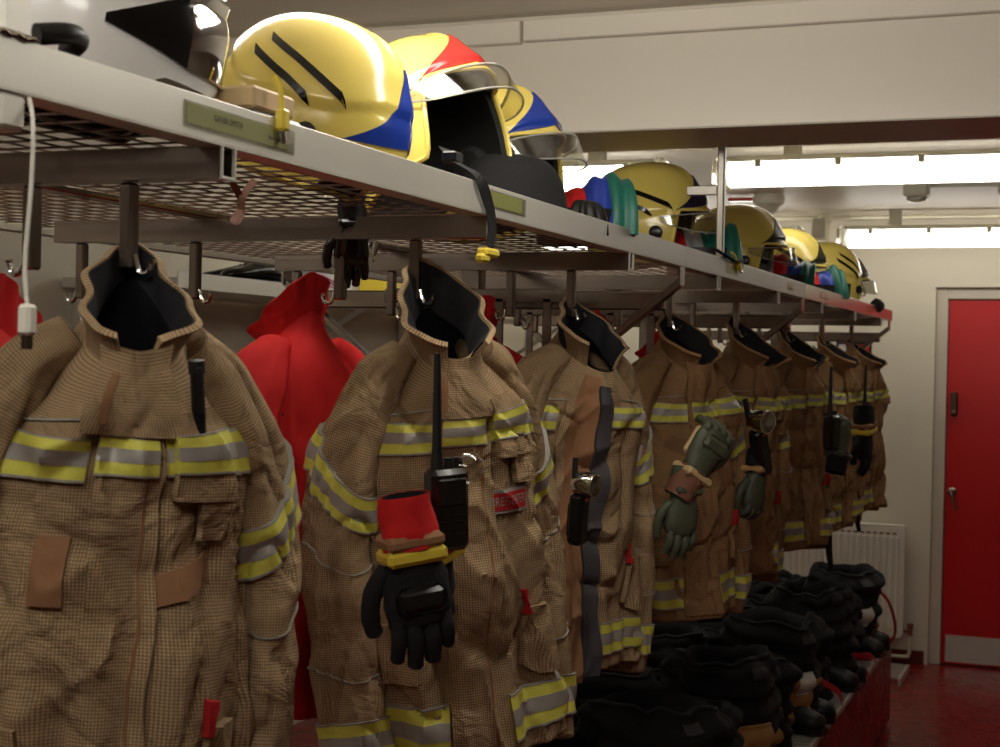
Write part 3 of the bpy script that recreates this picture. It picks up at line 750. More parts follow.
def turnout_jacket(y, theta, seed, label, roll=0.0, pitch=0.0, M_out=None, hi=True, wid=1.0, dep=1.0, opened=False, pocket=True, badge=None, collar=None, dx=0.0, dz=0.0, tab=True, fold=1.0, ext=0.0, back=-.045):
    M_out = M_out or M_tan
    root = empty('turnout_jacket', (-.125+dx, y, 1.748+dz), (roll, pitch, theta))
    tag(root, label, 'jacket', 'turnout jackets on the rack hooks')
    G = Garment(seed, wid, dep, fold, back=back); S = G.S
    k = 1.0 if hi else .6
    coat_body(G, root, M_out, M_lining, int(150*k), int(130*k))
    fs = {}
    for side in (-1, 1):
        f, so = coat_sleeve(G, side, root, M_out, int(64*k), int(100*k), ext); fs[side] = (f, so)
        sg = -side
        # slanting band on the upper arm, level band at the cuff, piping at the elbow
        uu = np.linspace(0, 1, 48)
        band(f, -.5, .5, 0, .044, so, 96, off=.0055, sv=.75, slant=lambda q: .325+.062*np.cos(2*np.pi*((q-.5)+side*.10)))
        band(f, -.5, .5, .90, .046, so, 80, off=.0055, sv=.75)
        for tc, am in ((.50, .03), (.745, .02)):
            vc = tc+am*np.cos(np.pi*2*(uu-.5))
            add_patch('piping', f, -.3, .3, vc-.0014, vc+.0014, 48, 2, -.001, .003, M_pipe, so)
    # collar: shell and black inner face
    ck = dict(hb=.078, hf=.070, flare=.35); ck.update(collar or {})
    gap = ck.pop('gap', .055)
    C = G.collar(**ck)
    nn = int(90*k)
    cb = add_patch('collar', C, gap, 1-gap, 0, 1.12, nn, 12, -.0025, .003, M_out, root, su=.45, sv=.08)
    add_patch('collar_lining', C, gap+.004, 1-gap-.004, .06, 1.1, nn, 10, -.0055, -.0024, M_lining, cb)
    add_patch('edge_binding', C, gap, 1-gap, -.03, .05, nn, 3, -.0042, .0042, M_out, cb, su=.45, sv=.08)
    if opened: add_patch('hanging_loop', C, .70, .765, .12, .95, 8, 8, .002, .006, M_blackf, cb)
    # storm flap down the front
    NV = 110 if opened else 70; vv = np.linspace(0, 1, NV); wob = .006*np.sin(9*vv+seed)+.004*np.sin(23*vv+2*seed)
    if opened:
        add_patch('front_facing', S, -.105+wob, -.035+wob, .03, 1.03, 22, 110, 0, .013, M_oran, root)
        zt = add_patch('zip_tape', S, -.038+wob, -.008+wob*.7, .06, 1.01, 8, 110, .0, .021, M_zip, root)
        add_patch('front_edge', S, -.118+wob, -.10+wob, .03, 1.02, 6, 110, 0, .015, M_out, root)
    else:
        fl = add_patch('storm_flap', S, -.045+wob, .040+wob*.6, -.01, .985, 22, 70, -.002, .009, M_out, root)
        add_patch('stitching', S, .020+wob*.6, .0235+wob*.6, .02, .98, 2, 70, 0, .0098, M_oran, fl)
    if tab:
        tb = add_patch('throat_tab', S, np.linspace(-.105, -.06, 14), np.linspace(.10, .055, 14), -.03, .15, 18, 14, .004, .017, M_out, root)
        add_patch('hook_tape', S, np.linspace(-.066, -.05, 8), np.linspace(-.05, -.04, 8), .02, .12, 4, 8, .010, .0185, M_oran, tb)
    # bands round chest and hem
    o_ = .0 if opened else .045; o2 = -.12 if opened else -.052
    band(S, o_, .5, .195, .050, root, 70)
    band(S, -.5, o2, .215, .050, root, 70)
    if not opened: band(S, -.043, .035, .200, .048, root, 16, off=.0125)
    band(S, o_+.005, .5, .905, .052, root, 60); band(S, -.5, o2, .905, .052, root, 60)
    # yoke piping
    q = np.linspace(0, 1, 30)
    for a0, a1 in ((.05, .22), (-.05, -.22)):
        vc = .105+.05*q; add_patch('piping', S, a0, a1, vc-.0025, vc+.0025, 30, 2, -.001, .003, M_pipe, root)
    if pocket:
        pk = add_patch('chest_pocket', S, .055, .135, .09, .29, 12, 22, 0, .020, M_out, root)
        band(S, .054, .137, .19, .048, pk, 18, off=.0225)
        add_patch('pocket_flap', S, np.linspace(.088, .094, 12), np.linspace(.135, .125, 12), .29, .355, 8, 12, .004, .016, M_out, root)
    # lower pockets with red pull
    lp = add_patch('pocket_flap', S, .105, .165, .66, .80+.03*np.sin(np.linspace(0, 3, 10)), 10, 10, .001, .012, M_out, root)
    add_patch('red_pull', S, .101, .109, .615, .675, 4, 6, .002, .014, M_redw, lp)
    add_patch('pocket_flap', S, -.165, -.095, .66, .80, 10, 10, .001, .010, M_out, root)
    if badge:
        u_, v_, w_, h_, txt = badge
        bd = add_patch('name_badge', S, u_-w_/2, u_+w_/2, v_-h_/2, v_+h_/2, 24, 12, .001, .0075, M_pipe, root)
        add_patch('badge_face', S, u_-w_*.46, u_+w_*.46, v_-h_*.38, v_+h_*.38, 24, 12, .003, .0088, M_redw, bd)
        if txt:
            # lettering wrapped on the badge
            cu = bpy.data.curves.new('lettering', 'FONT'); cu.body = txt; cu.size = 1.0; cu.align_x = 'CENTER'; cu.align_y = 'CENTER'
            to = bpy.data.objects.new('lettering', cu); COL.objects.link(to)
            me = bpy.data.meshes.new_from_object(to.evaluated_get(bpy.context.evaluated_depsgraph_get())); bpy.data.objects.remove(to)
            co = np.array([v.co[:] for v in me.vertices]); sx = (co[:, 0].max()-co[:, 0].min())
            U = u_+co[:, 0]/sx*w_*.86; V = v_-co[:, 1]/.75*h_*.42
            P = S(U, V)+normals(G.S0, U, V)*.0096
            for v, p_ in zip(me.vertices, P): v.co = p_
            me.update(); link('lettering', me, M_pipe, bd, smooth=False)
    return root, G, fs

def surf_point(root, G, u, v, off=0.0):
    """world position and outward direction on a jacket's body"""
    U = np.array([[u]]); V = np.array([[v]]); p_ = Vector(G.S(U, V)[0, 0]); n_ = Vector(normals(G.S, U, V)[0, 0])
    Mx = Matrix.Translation(root.location) @ root.rotation_euler.to_matrix().to_4x4()
    return Mx @ (p_+n_*off), (Mx.to_3x3() @ n_)

J = []
J.append(turnout_jacket(BARY[0], R(-48), 11, 'tan turnout jacket with black pen in chest pocket and plain velcro strips', roll=R(-3), wid=.88, back=-.06, collar=dict(hb=.036, hf=.055, flare=.12)))
J.append(turnout_jacket(BARY[1], R(-46), 23, 'tan turnout jacket carrying a radio, black gloves and a red badge', roll=R(5), wid=.88, dx=.02, back=-.085, badge=(.074, .395, .095, .055, 'FIREFIGHTER'), collar=dict(hb=.07, hf=.07, flare=.18)))
J.append(turnout_jacket(BARY[2], R(-32), 37, 'tan turnout jacket hanging open with dark zip tape showing', roll=R(-2), wid=.95, opened=True, pocket=False, tab=False, badge=(.16, .33, .05, .05, None), collar=dict(gap=.12, hb=.045, flare=.15)))
J.append(turnout_jacket(BARY[3], R(-34), 41, 'tan turnout jacket with green leather gloves clipped to its front', roll=R(2), wid=.95, M_out=M_tanp, hi=False, collar=dict(hb=.05, flare=.2)))
J.append(turnout_jacket(BARY[4], R(-28), 53, 'tan turnout jacket with silver torch and dark glove at its chest', wid=.95, M_out=M_tanp, hi=False, roll=R(-3), collar=dict(hb=.06, flare=.3)))
J.append(turnout_jacket(BARY[5], R(-26), 67, 'tan turnout jacket with red badge, wedged between those with torch and radio', wid=.95, M_out=M_tanp, hi=False, badge=(.12, .45, .08, .06, None), collar=dict(hb=.05, flare=.2)))
J.append(turnout_jacket(BARY[6], R(-16), 71, 'tan turnout jacket with radio and grey glove, next to the last one', wid=.95, M_out=M_tanp, hi=False, collar=dict(hb=.04, flare=.2)))
J.append(turnout_jacket(BARY[7], R(-12), 83, 'tan turnout jacket on the last hook nearest the radiator', wid=.9, M_out=M_tanp, hi=False, roll=R(3), collar=dict(hb=.04, flare=.2)))

# red fleeces on the inner hooks
def fleece(y, x, theta, seed, label, hi=True, dz=0.0, m=None):
    root = empty('red_fleece', (x, y, 1.748+dz), (0, 0, theta)); tag(root, label, 'fleece', 'red fleeces on the inner hooks')
    G = Garment(seed, .82, .60, .8, .95, tilt=.045); m = m or M_redf
    coat_body(G, root, m, M_lining, 90, 70)
    for side in (-1, 1): coat_sleeve(G, side, root, m, 40, 60)
    C = G.collar(hb=.06, hf=.06, flare=.25)
    add_patch('collar', C, .03, .97, 0, 1.1, 50, 8, -.003, .003, m, root)
    add_patch('zip', G.S, -.008, .008, .0, .98, 3, 40, 0, .003, M_blackf, root)
    return root
for i, (lb) in enumerate(['behind the jacket with the pen in its pocket', 'between the pen-pocket jacket and the radio jacket', 'between the radio jacket and the open jacket', 'between the open jacket and the green-glove jacket', 'between the green-glove jacket and the torch jacket']):
    fleece(BARY[i]+.02, -.325, dz=(-.05 if i == 0 else 0), theta=R(180-28), seed=101+7*i, label='red fleece on an inner hook, '+lb)

def at(px, py, ax, val):
    """point where the ray through a photo pixel meets the plane ax = val"""
    d_ = fw+rt*((px-500)/F_PX)-up*((py-373.5)/F_PX); i = 'XYZ'.index(ax); return CAM+d_*((val-CAM[i])/d_[i])

# ================================================================== helmets
D2 = 1/360.0
class Helmet:
    def __init__(s, rf=76): s.rf = rf
    def rim(s, u):
        az = np.abs(((np.asarray(u)*360+180) % 360)-180)
        return s.rf+(124-s.rf)*sstep(46, 66, az)-6*sstep(120, 175, az)
    def S(s, u, v):
        """u turns from the front, v = polar angle / 180"""
        u = np.asarray(u, float); ph = np.asarray(v, float)*180
        a = 2*np.pi*u; c, q = np.cos(a), np.sin(a); p_ = np.radians(ph)
        sx = np.abs(np.sin(p_))**.82; sx = np.where(ph > 90, 1-.06*((ph-90)/34)**2, sx)
        ax_ = np.where(c > 0, .138, .152); az = np.abs(((u*360+180) % 360)-180)
        pb = 70+10*sstep(20, 80, az)-26*sstep(105, 170, az)
        rise = .0065*sstep(pb+1.6, pb-1.6, ph)
        rise = rise+.005*np.exp(-(q/.14)**2)*sstep(12, 40, ph)*sstep(95, 60, ph)
        k = 1+rise/.13
        x = ax_*sx*c*k+.014*sstep(58, 80, ph)*np.clip(c, 0, 1)**2; y = .114*sx*q*k; z = .150*np.cos(p_)*k
        z = z-.012*np.clip(c, 0, 1)*sstep(50, 80, ph)
        return np.stack([x, y, z], -1)
def stripe_patch(name, F, p0, p1, wd, m, parent, off=.002):
    n = 16; t = np.linspace(0, 1, n)[None, :]; q = np.linspace(-.5, .5, 3)[:, None]
    az0, f0 = p0; az1, f1 = p1
    AZ = az0+(az1-az0)*t; PH = f0+(f1-f0)*t
    U = (AZ+0*q)/360; V = (PH+q*wd+0*t)/180
    # slant the ends
    U = U+q*.012
    return link(name, patch_mesh(name, F, U, V, -.002, off), m, parent, smooth=False)
def helmet(loc, rz, pitch, roll, label,  shell=None, emblem=None, stripes=None, visor=True, vis=(70, 112), chrome=False, strap=True, cheek=True, rf=76, mirror=False):
    t = empty('fire_helmet', loc, (0, 0, 0)); t.rotation_euler = (Matrix.Rotation(rz, 4, 'Z') @ Matrix.Rotation(pitch, 4, 'Y') @ Matrix.Rotation(roll, 4, 'X')).to_euler()
    t.scale = (1.14, 1.14, 1.14); tag(t, label, 'helmet', 'fire helmets on the rack shelf')
    H = Helmet(rf); S = H.S; shell = shell or M_hyel
    nu, nv = 145, 52
    U = np.linspace(.5, 1.5, nu)[None, :]+np.zeros((nv, 1)); V = (np.linspace(.004, 1, nv)[:, None]*H.rim(U))/180
    sh = link('shell', patch_mesh('shell', S, U, V, -.004, .0, su=1, sv=1), shell, t, smooth=False)
    V2 = (np.linspace(.01, .985, 30)[:, None]*H.rim(U[:30]))/180
    link('lining', patch_mesh('lining', S, U[:30], V2, -.014, -.005), M_inner, t, smooth=False)
    # crown cradle and ear pads
    for sg in (-1, 1): MB().lathe([(.02, 0), (.034, .008), (.036, .02), (.028, .03)], 16, Matrix.Translation((.0, sg*.103, -.045)) @ Matrix.Rotation(R(90*sg), 4, 'X')).build('ear_pad', M_inner, t, True)
    # rim trim
    ru = np.linspace(.5, 1.5, 120); rp = S(ru, (H.rim(ru))/180)
    MB().tube([tuple(q) for q in rp], .0042, 6).build('rim_trim', M_blackp if shell is M_hwhi else shell, sh, True)
    # front emblem plate
    if emblem:
        n = 40; az = np.linspace(-52, 52, n); k = np.abs(az)/52
        lo = max(71, rf-14)+6*k; hi_ = 42+(lo-42)*np.clip(k, 0, 1)**.5
        add_patch('emblem', S, -52*D2, 52*D2, hi_/180, lo/180, n, 14, -.001, .0025, emblem, sh)
    if mirror:
        add_patch('mirrored_visor', S, -40*D2, 40*D2, 66/180, 98/180, 40, 12, -.001, .003, M_chrome, sh)
        for sg in (-1, 1):
            k = np.linspace(0, 1, 20); kk = k if sg > 0 else k[::-1]
            a0, a1 = sorted((sg*38, sg*74)); add_patch('black_swoosh', S, a0*D2, a1*D2, (70+19*kk)/180, (98-6*kk)/180, 20, 10, -.001, .0035, M_blkg, sh)
        add_patch('chrome_band', S, .5, 1.5, (H.rim(np.linspace(.5, 1.5, 120))-6)/180, (H.rim(np.linspace(.5, 1.5, 120))-1)/180, 120, 4, -.001, .003, M_chrome, sh)
    if stripes:
        for sg in (-1, 1):
            stripe_patch('stripe', S, (sg*112, 50), (sg*56, 74), 6.5, stripes, sh); stripe_patch('stripe', S, (sg*118, 60), (sg*76, 79), 6.5, stripes, sh)
    if cheek:
        for sg in (-1, 1):
            a0, a1 = sorted((sg*92, sg*112)); add_patch('side_vent', S, a0*D2, a1*D2, 92/180, 114/180, 10, 10, -.001, .0022, M_blackp, sh)
            MB().lathe([(.016, 0), (.016, .005), (.010, .008)], 14, Matrix.Translation((.045, sg*.113, -.02)) @ Matrix.Rotation(R(-90*sg), 4, 'X')).build('visor_pivot', M_blackp, t, True)
    if visor:
        def VS(u, v):
            P = S(u, 0*v+.47); ph = np.asarray(v)*180
            c, q = np.cos(2*np.pi*np.asarray(u)), np.sin(2*np.pi*np.asarray(u))
            k = 1.04+.10*np.sin(np.radians((ph-76)*1.6)); return np.stack([P[..., 0]*k+.010, P[..., 1]*1.03, .150*np.cos(np.radians(ph))*1.04-.004], -1)
        ms_ = M_chrome if chrome else M_visor
        az = np.linspace(-72, 72, 44); lo = vis[1]-14*(np.abs(az)/72)**3
        vo = add_patch('visor', VS, -72*D2, 72*D2, vis[0]/180, lo/180, 44, 16, 0, .0022, ms_, t)
        add_patch('visor_edge', VS, -72*D2, 72*D2, (lo-.7)/180, (lo+.2)/180, 44, 3, -.0005, .0028, M_chrome if chrome else M_vrim, vo)
        add_patch('visor_seal', VS, -72*D2, 72*D2, (vis[0]-.5)/180, (vis[0]+.6)/180, 44, 3, -.001, .003, M_chrome if chrome else M_vrim, vo)
    return t
ZT = ZS-.026
helmet((-.20, 1.40, ZT+.118), R(34), R(8), 0, 'white fire helmet with black emblem and mirrored visor', M_hwhi, None, None, visor=False, rf=110, mirror=True, cheek=False)
helmet((-.23, 2.01, ZT+.104), R(8), R(14), 0, 'yellow fire helmet with two black side stripes and blue front', None, M_blue, M_blkg, visor=False, rf=100).scale = (1.05, 1.05, 1.05)
helmet((-.23, 2.43, ZT+.145), R(-18), R(-30), 0, 'yellow fire helmet with red front, scuffed crown and raised clear visor', None, M_red, None, vis=(83, 101))
helmet((-.25, 2.80, ZT+.125), R(-12), R(-16), 0, 'yellow fire helmet with blue front behind the black neck curtain', None, M_blue, None, vis=(83, 101))
helmet((-.25, 3.93, ZT+.12), R(2), R(-6), R(2), 'yellow fire helmet with navy front, just before the ceiling post', None, M_navy, M_blkg, vis=(83, 101))
helmet((-.25, 5.0, ZT+.118), R(2), R(-4), 0, 'yellow fire helmet with dark olive front, just past the ceiling post', None, M_dgrn, None, vis=(83, 101))
helmet((-.26, 5.85, ZT+.115), R(4), R(0), 0, 'yellow fire helmet with dark olive front among the striped bundles', None, M_dgrn, M_blkg, vis=(83, 101))
helmet((-.20, 6.55, ZT+.118), R(60), R(4), 0, 'yellow fire helmet facing away, with plain back and black straps', None, None, M_blkg, vis=(83, 100))
helmet((-.25, 6.98, ZT+.115), R(2), R(-6), 0, 'yellow fire helmet with dark front and pale visor, last on the shelf', None, M_dgrn, None, vis=(83, 101))

# black chin strap with yellow clip hanging over the lip
cs = empty('chin_strap', (.01, 2.13, ZS)); tag(cs, 'black chin strap with yellow clip dangling over the shelf lip', 'strap'); O = cs.location
MB(O).ribbon(spline([(-.075, 2.17, 1.985), (-.03, 2.115, 1.955), (.004, 2.12, 1.932), (.008, 2.155, 1.895), (.008, 2.172, 1.86), (.007, 2.165, 1.828)], 6), (.25, 1, 0), .021, .0018).build('webbing', M_blackf, cs)
MB(O).cbox(-.052, -.028, 2.105, 2.138, 1.955, 1.972, .003).build('buckle', M_blackp, cs)
ck_ = MB(O); ck_.cbox(-.004, .016, 2.137, 2.19, 1.812, 1.826, .004); ck_.cbox(-.002, .014, 2.125, 2.155, 1.802, 1.816, .004); ck_.build('clip', M_key, cs)

# yellow key toggle on the lip by the striped helmet
kt = empty('yellow_toggle', (.004, 1.525, ZS-.01)); tag(kt, 'small yellow plastic toggle hanging on the shelf lip', 'toggle')
MB().cbox(-.006, .008, -.008, .008, -.004, .022, .003).build('body', M_key, kt); MB().tube(spline([(0, 0, .02), (-.004, .002, .045), (-.012, 0, .062)], 5), .0035, 6).build('cord', M_key, kt, True); MB().tube([(.0, 0, -.004), (.003, .002, -.018)], [.006, .003], 8).build('tip', M_chrome, kt, True)
# second toggle beyond the ceiling post
kt2 = copy_tree(kt); kt2.location = (.006, 3.92, ZS-.016); kt2.rotation_euler = (R(50), 0, 0); tag(kt2, 'small yellow toggle on the lip just past the ceiling post', 'toggle')
# cream block with black strap beside the striped helmet
cb_ = empty('cream_pad', (-.03, 1.545, ZT)); tag(cb_, 'cream foam pad with black backing beside the striped helmet', 'pad')
MB().cbox(-.05, .018, -.055, .04, .035, .062, .004).build('foam', M_glovt, cb_); MB().cbox(-.06, .02, -.06, .055, .02, .034, .004).build('backing', M_blackp, cb_)
# goggles beside the white helmet
gg = empty('goggles', (-.03, 1.165, ZT)); gg.scale = (.62, .62, .62); tag(gg, 'black rubber goggles lying in front of the white helmet', 'goggles')
MB().tube(spline([(0, -.02, .02), (.012, .03, .035), (.008, .085, .03), (-.03, .10, .028), (-.05, .05, .03)], 6), [.02]*24+[.016], 12, flat=.8).build('frame', M_black, gg, True)
MB().tube(spline([(-.01, -.04, .075), (.01, .01, .085), (-.01, .06, .085), (-.04, .07, .07)], 6), .017, 12).build('face_seal', M_black, gg, True)
MB().cbox(-.02, .004, .05, .14, .004, .018, .003).build('bracket', M_sil, gg)

# striped cloth bundles (flash hoods tucked beside each helmet)
def bundle(loc, rz, seed, label, sc=1.0, order=('sil', 'red', 'blue', 'green')):
    t = empty('cloth_bundle', loc, (0, 0, rz)); t.scale = (sc, sc, sc*1.55); tag(t, label, 'cloth bundle', 'striped cloth bundles between the helmets')
    cols = dict(sil=M_silf, red=M_redf, blue=M_bluef, green=M_green)
    def B(u, v):
        u = np.asarray(u, float); v = np.asarray(v, float); a = np.pi*(v-.02)
        y = (u-.5)*.20; r_ = .074+.008*np.sin(u*6+seed)+.003*np.sin(u*31+seed*2+3*v)
        r_ = r_+.006*vnoise(u*6, v*5, 0*u, seed)
        return np.stack([-r_*1.05*np.cos(a), y+.01*np.sin(v*5+seed), r_*1.1*np.sin(a)], -1)
    n = len(order)
    e = np.linspace(0, np.pi, 20)
    for uu_, nm, mm in ((.0, 'end_fold', cols[order[0]]), (1.0, 'end_fold', cols[order[-1]])):
        ring = B(0*e+uu_, e/np.pi*.96+.02); c0 = ring.mean(0)*np.array([1, 1, .3]); ec = MB(); ec.add([tuple(q) for q in ring]+[tuple(c0)], [(k, k+1, 20) for k in range(19)]+[(19, 0, 20)]); ec.build(nm, mm, t)
    for i, o_ in enumerate(order):
        add_patch(o_.replace('sil', 'silver')+'_cloth', B, i/n+.002*i, (i+1)/n+.012, .02, .98, 14, 26, -.004, .001+.0012*i, cols[o_], t)
    def K(u, v):
        a = 2*np.pi*np.asarray(u, float); return np.stack([.052+.036*np.cos(a), .0+.07*np.sin(a), .006+.04*np.asarray(v, float)+0*a], -1)
    add_patch('rubber_strap', lambda u, v: K(u, 1-v), 0, 1, 0, 1, 40, 4, -.0018, .0018, M_black, t)
    return t
bundle((-.115, 2.98, ZT), R(-68), 3, 'red, silver, blue and green cloth bundle beside the ribbed flap', .95)
bundle((-.115, 4.0, ZT), R(-68), 8, 'cloth bundle with dark green top just past the ceiling post', .95, ('red', 'sil', 'green', 'green'))
bundle((-.115, 5.15, ZT), R(-68), 12, 'green and blue cloth bundle with black strap before the plain-backed helmet', .95, ('sil', 'red', 'blue', 'green'))
bundle((-.115, 5.8, ZT), R(-68), 15, 'silver, red and navy cloth bundle touching the plain-backed helmet', .95, ('sil', 'red', 'blue', 'green'))
# black neck curtain and ribbed rubber flap
def curtain(loc, rz, label, m, ribs, sc):
    t = empty('neck_curtain', loc, (0, 0, rz)); tag(t, label, 'neck curtain')
    def B(u, v):
        u = np.asarray(u, float); v = np.asarray(v, float); a = np.pi*(.5+.62*(u-.5)*2)
        r_ = 1+(.05*np.sin(u*60) if ribs else .04*np.sin(u*9+1)); z = .105*np.sin(np.pi*(.5*v))*1.0
        w_ = np.cos(np.pi*.5*v)**.5
        return np.stack([.085*sc*r_*np.sin(a)*w_, -.10*sc*r_*np.cos(a)*w_, z*sc*1.05], -1)
    add_patch('drape', lambda u, v: B(u, .97-v), 0, 1, 0, .97, 70, 24, -.004, .001, m, t)
    e = np.linspace(0, 1, 40); MB().tube([tuple(q) for q in B(e, 0*e+.03)], .004*sc, 6).build('hem', m, t, True)
    return t
curtain((-.115, 2.56, ZT), R(-15), 'black padded neck curtain draped before the blue-fronted helmet', M_blackf, False, 1.15)
curtain((-.055, 2.79, ZT), R(15), 'dark ribbed rubber flap beside the striped cloth bundle', M_black, True, .62)
# black cloth scraps near the end
tag(MB().tube(spline([(-.02, 4.0, 1.935), (.004, 3.95, 1.932), (.008, 3.86, 1.925), (.006, 3.80, 1.93), (-.01, 3.72, 1.945)], 6), .006, 6, flat=.5).build('black_lanyard', M_blackf, None, True), 'black cord lanyard drooping over the lip past the ceiling post', 'lanyard')
tag(MB().cbox(-.03, .02, 6.62, 6.75, ZT, ZT+.06, .02).build('dark_pouch', M_blackf), 'small dark pouch hanging at the far end of the shelf', 'pouch')

# ================================================================== things clipped to the jackets
def glove(name, loc, rot, label, m_back, m_palm, m_cuff, sc=1.0, cuffname='cuff', group=None, knuckle=None, fl=1.0, curl=0.0):
    """work glove: local -z towards the fingertips, +x the back of the hand"""
    t = empty(name, loc, rot); t.scale = (sc,)*3; tag(t, label, 'glove', group)
    prof = [(.0, .034, .030), (-.02, .036, .026), (-.05, .046, .024), (-.085, .048, .022), (-.11, .045, .018), (-.118, .036, .010)]
    n = 20; P = np.array([[[d_*np.cos(2*np.pi*k/n)+.003*np.sin(5*k+z*90), w_*np.sin(2*np.pi*k/n), z] for k in range(n)] for z, w_, d_ in prof])
    link('hand', grid_mesh('hand', P, None, True, True, True), m_back, t)
    fing = [(-.033, .062, .010, -.05), (-.011, .074, .0115, -.01), (.012, .070, .0115, .03), (.034, .052, .010, .08)]
    for y_, L, r_, sp in fing:
        L = L*fl
        MB().tube(spline([(0, y_, -.10), (.004, y_+sp*L*.3, -.10-L*.45), (-.006-curl*.4, y_+sp*L*.7, -.10-L*.8), (-.014-curl, y_+sp*L, -.10-L*(1-6*curl))], 4), [r_*1.05]*4+[r_*1.08]*4+[r_]*4+[r_*.55], 10).build('finger', m_back, t, True)
    MB().tube(spline([(-.005, -.036, -.035), (-.012, -.058, -.065), (-.018, -.064, -.10), (-.022, -.058, -.125)], 4), [.014]*5+[.0135]*4+[.012]*3+[.006], 10).build('thumb', m_back, t, True)
    pm = MB(); pm.cbox(-.034, -.020, -.036, .038, -.105, -.035, .006); pm.build('palm_pad', m_palm, t, True)
    Pc = np.array([[[(.032+.004*i_/6+.003*np.sin(9*k+i_*2.1))*np.cos(2*np.pi*k/24), (.036+.004*i_/6+.003*np.sin(7*k+i_))*np.sin(2*np.pi*k/24), .062-.012*i_] for k in range(24)] for i_ in range(7)])
    link(cuffname, grid_mesh(cuffname, Pc, None, True), m_cuff, t)
    Pi = Pc[:3]*np.array([.86, .86, 1]); Pi = np.concatenate([Pi, Pi[-1:]*np.array([.05, .05, 1])]); link('inner', grid_mesh('inner', Pi, None, True), M_lining, t)
    if m_back is M_blackf: MB().cbox(-.034, .034, -.042, .042, -.030, -.008, .006).build('yellow_band', M_key, t)
    if knuckle: MB().cbox(.012, .028, -.036, .036, -.098, -.060, .010).build('knuckle_guard', knuckle, t, True)
    MB().cbox(-.036, .036, -.040, .040, -.010, .010, .006).build('wrist_strap', M_oran if m_back is M_blackf else m_palm, t)
    return t
def radio(loc, rot, label, sc=1.0, lamp=True):
    t = empty('hand_radio', loc, rot); t.scale = (sc,)*3; tag(t, label, 'radio')
    MB().cbox(-.018, .018, -.029, .029, -.115, .0, .007).build('case', M_blackp, t, True)
    MB().cbox(.017, .021, -.022, .022, -.05, -.012, .002).build('display', M_blkg, t)
    MB().tube([(0, -.014, -.002), (0, -.014, .03), (0, -.012, .16)], [.0095, .007, .0048], 10).build('antenna', M_black, t, True)
    for y_ in (.004, .019): MB().tube([(0, y_, -.002), (0, y_, .014)], .0065, 10).build('knob', M_black, t, True)
    for i in range(4): MB().box(.0175, .0195, -.02, .02, -.066-.009*i, -.063-.009*i).build('grille_slot', M_black, t)
    MB().cbox(-.026, -.017, -.014, .014, -.09, -.02, .003).build('belt_clip', M_blackp, t)
    if lamp: MB().lathe([(.010, 0), (.021, .005), (.022, .013), (.016, .021), (.006, .025)], 20, Matrix.Translation((.006, .03, -.004)) @ Matrix.Rotation(R(70), 4, 'Y')).build('lamp_dome', M_visor, t, True)
    return t
def torch(loc, rot, label, sc=1.0):
    """right-angle torch: upright body, chromed head"""
    t = empty('angle_torch', loc, rot); t.scale = (sc,)*3; tag(t, label, 'torch')
    MB().cbox(-.020, .020, -.022, .022, -.13, -.005, .008).build('case', M_blackp, t, True)
    MB().lathe([(.020, -.03), (.030, -.02), (.033, .015), (.030, .03)], 22, Matrix.Translation((.012, 0, .02)) @ Matrix.Rotation(R(90), 4, 'Y')).build('head', M_chrome, t, True)
    MB().lathe([(.027, .0), (.022, .004), (.004, .006)], 20, Matrix.Translation((.042, 0, .02)) @ Matrix.Rotation(R(90), 4, 'Y')).build('lens', M_visor, t, True)
    MB().cbox(.02, .024, -.006, .006, -.02, -.008, .001).build('indicator', M_oranp, t)
    MB().tube([(-.006, -.018, .02), (-.008, -.02, .085)], [.008, .007], 8).build('antenna', M_black, t, True)
    MB().cbox(-.026, -.019, -.012, .012, -.11, -.03, .002).build('belt_clip', M_dsteel, t)
    return t

# pen and velcro strips on the first jacket
r_, G_, f_s = J[0]
p_, n_ = surf_point(r_, G_, .082, .115, .018)
pen = empty('black_pen', p_, (R(6), R(8), R(-40))); tag(pen, 'stubby black pen torch poking out of a chest pocket', 'pen')
MB().tube([(0, 0, -.05), (0, 0, .052)], .0075, 12).build('barrel', M_blackp, pen, True); MB().tube([(0, 0, .052), (0, 0, .066)], .009, 12).build('cap', M_black, pen, True); MB().cbox(.008, .011, -.003, .003, .01, .06, .001).build('clip', M_black, pen)
add_patch('velcro_strip', G_.S, .045, .120, .385+np.linspace(.03, -.01, 12), .435+np.linspace(.03, -.01, 12), 12, 6, .002, .006, M_oran, r_)
add_patch('velcro_strip', G_.S, -.100, -.062, .355, .465, 8, 10, .002, .006, M_oran, r_)
# radio, gloves on the second jacket
p_ = at(446, 468, 'X', .125); radio(p_, (R(4), R(4), R(-38)), 'black hand radio with antenna and clear lamp clipped to the jacket front', .92)
p_ = at(410, 540, 'X', .105); glove('black_glove', p_, (R(9), R(0), R(-48)), 'black glove with red cuff and yellow palm hanging below the radio', M_blackf, M_glovt, M_redf, .92, group='gloves below the radio', knuckle=M_blackp)
p_ = at(432, 540, 'X', .085); glove('black_glove', p_, (R(14), R(8), R(-10)), 'black glove with red cuff tucked behind its pair below the radio', M_blackf, M_glovt, M_redf, .9, group='gloves below the radio')
# torch on the third
p_ = at(580, 492, 'X', .055); torch(p_, (R(2), R(4), R(-10)), 'chrome-headed torch clipped inside the open jacket', .72)
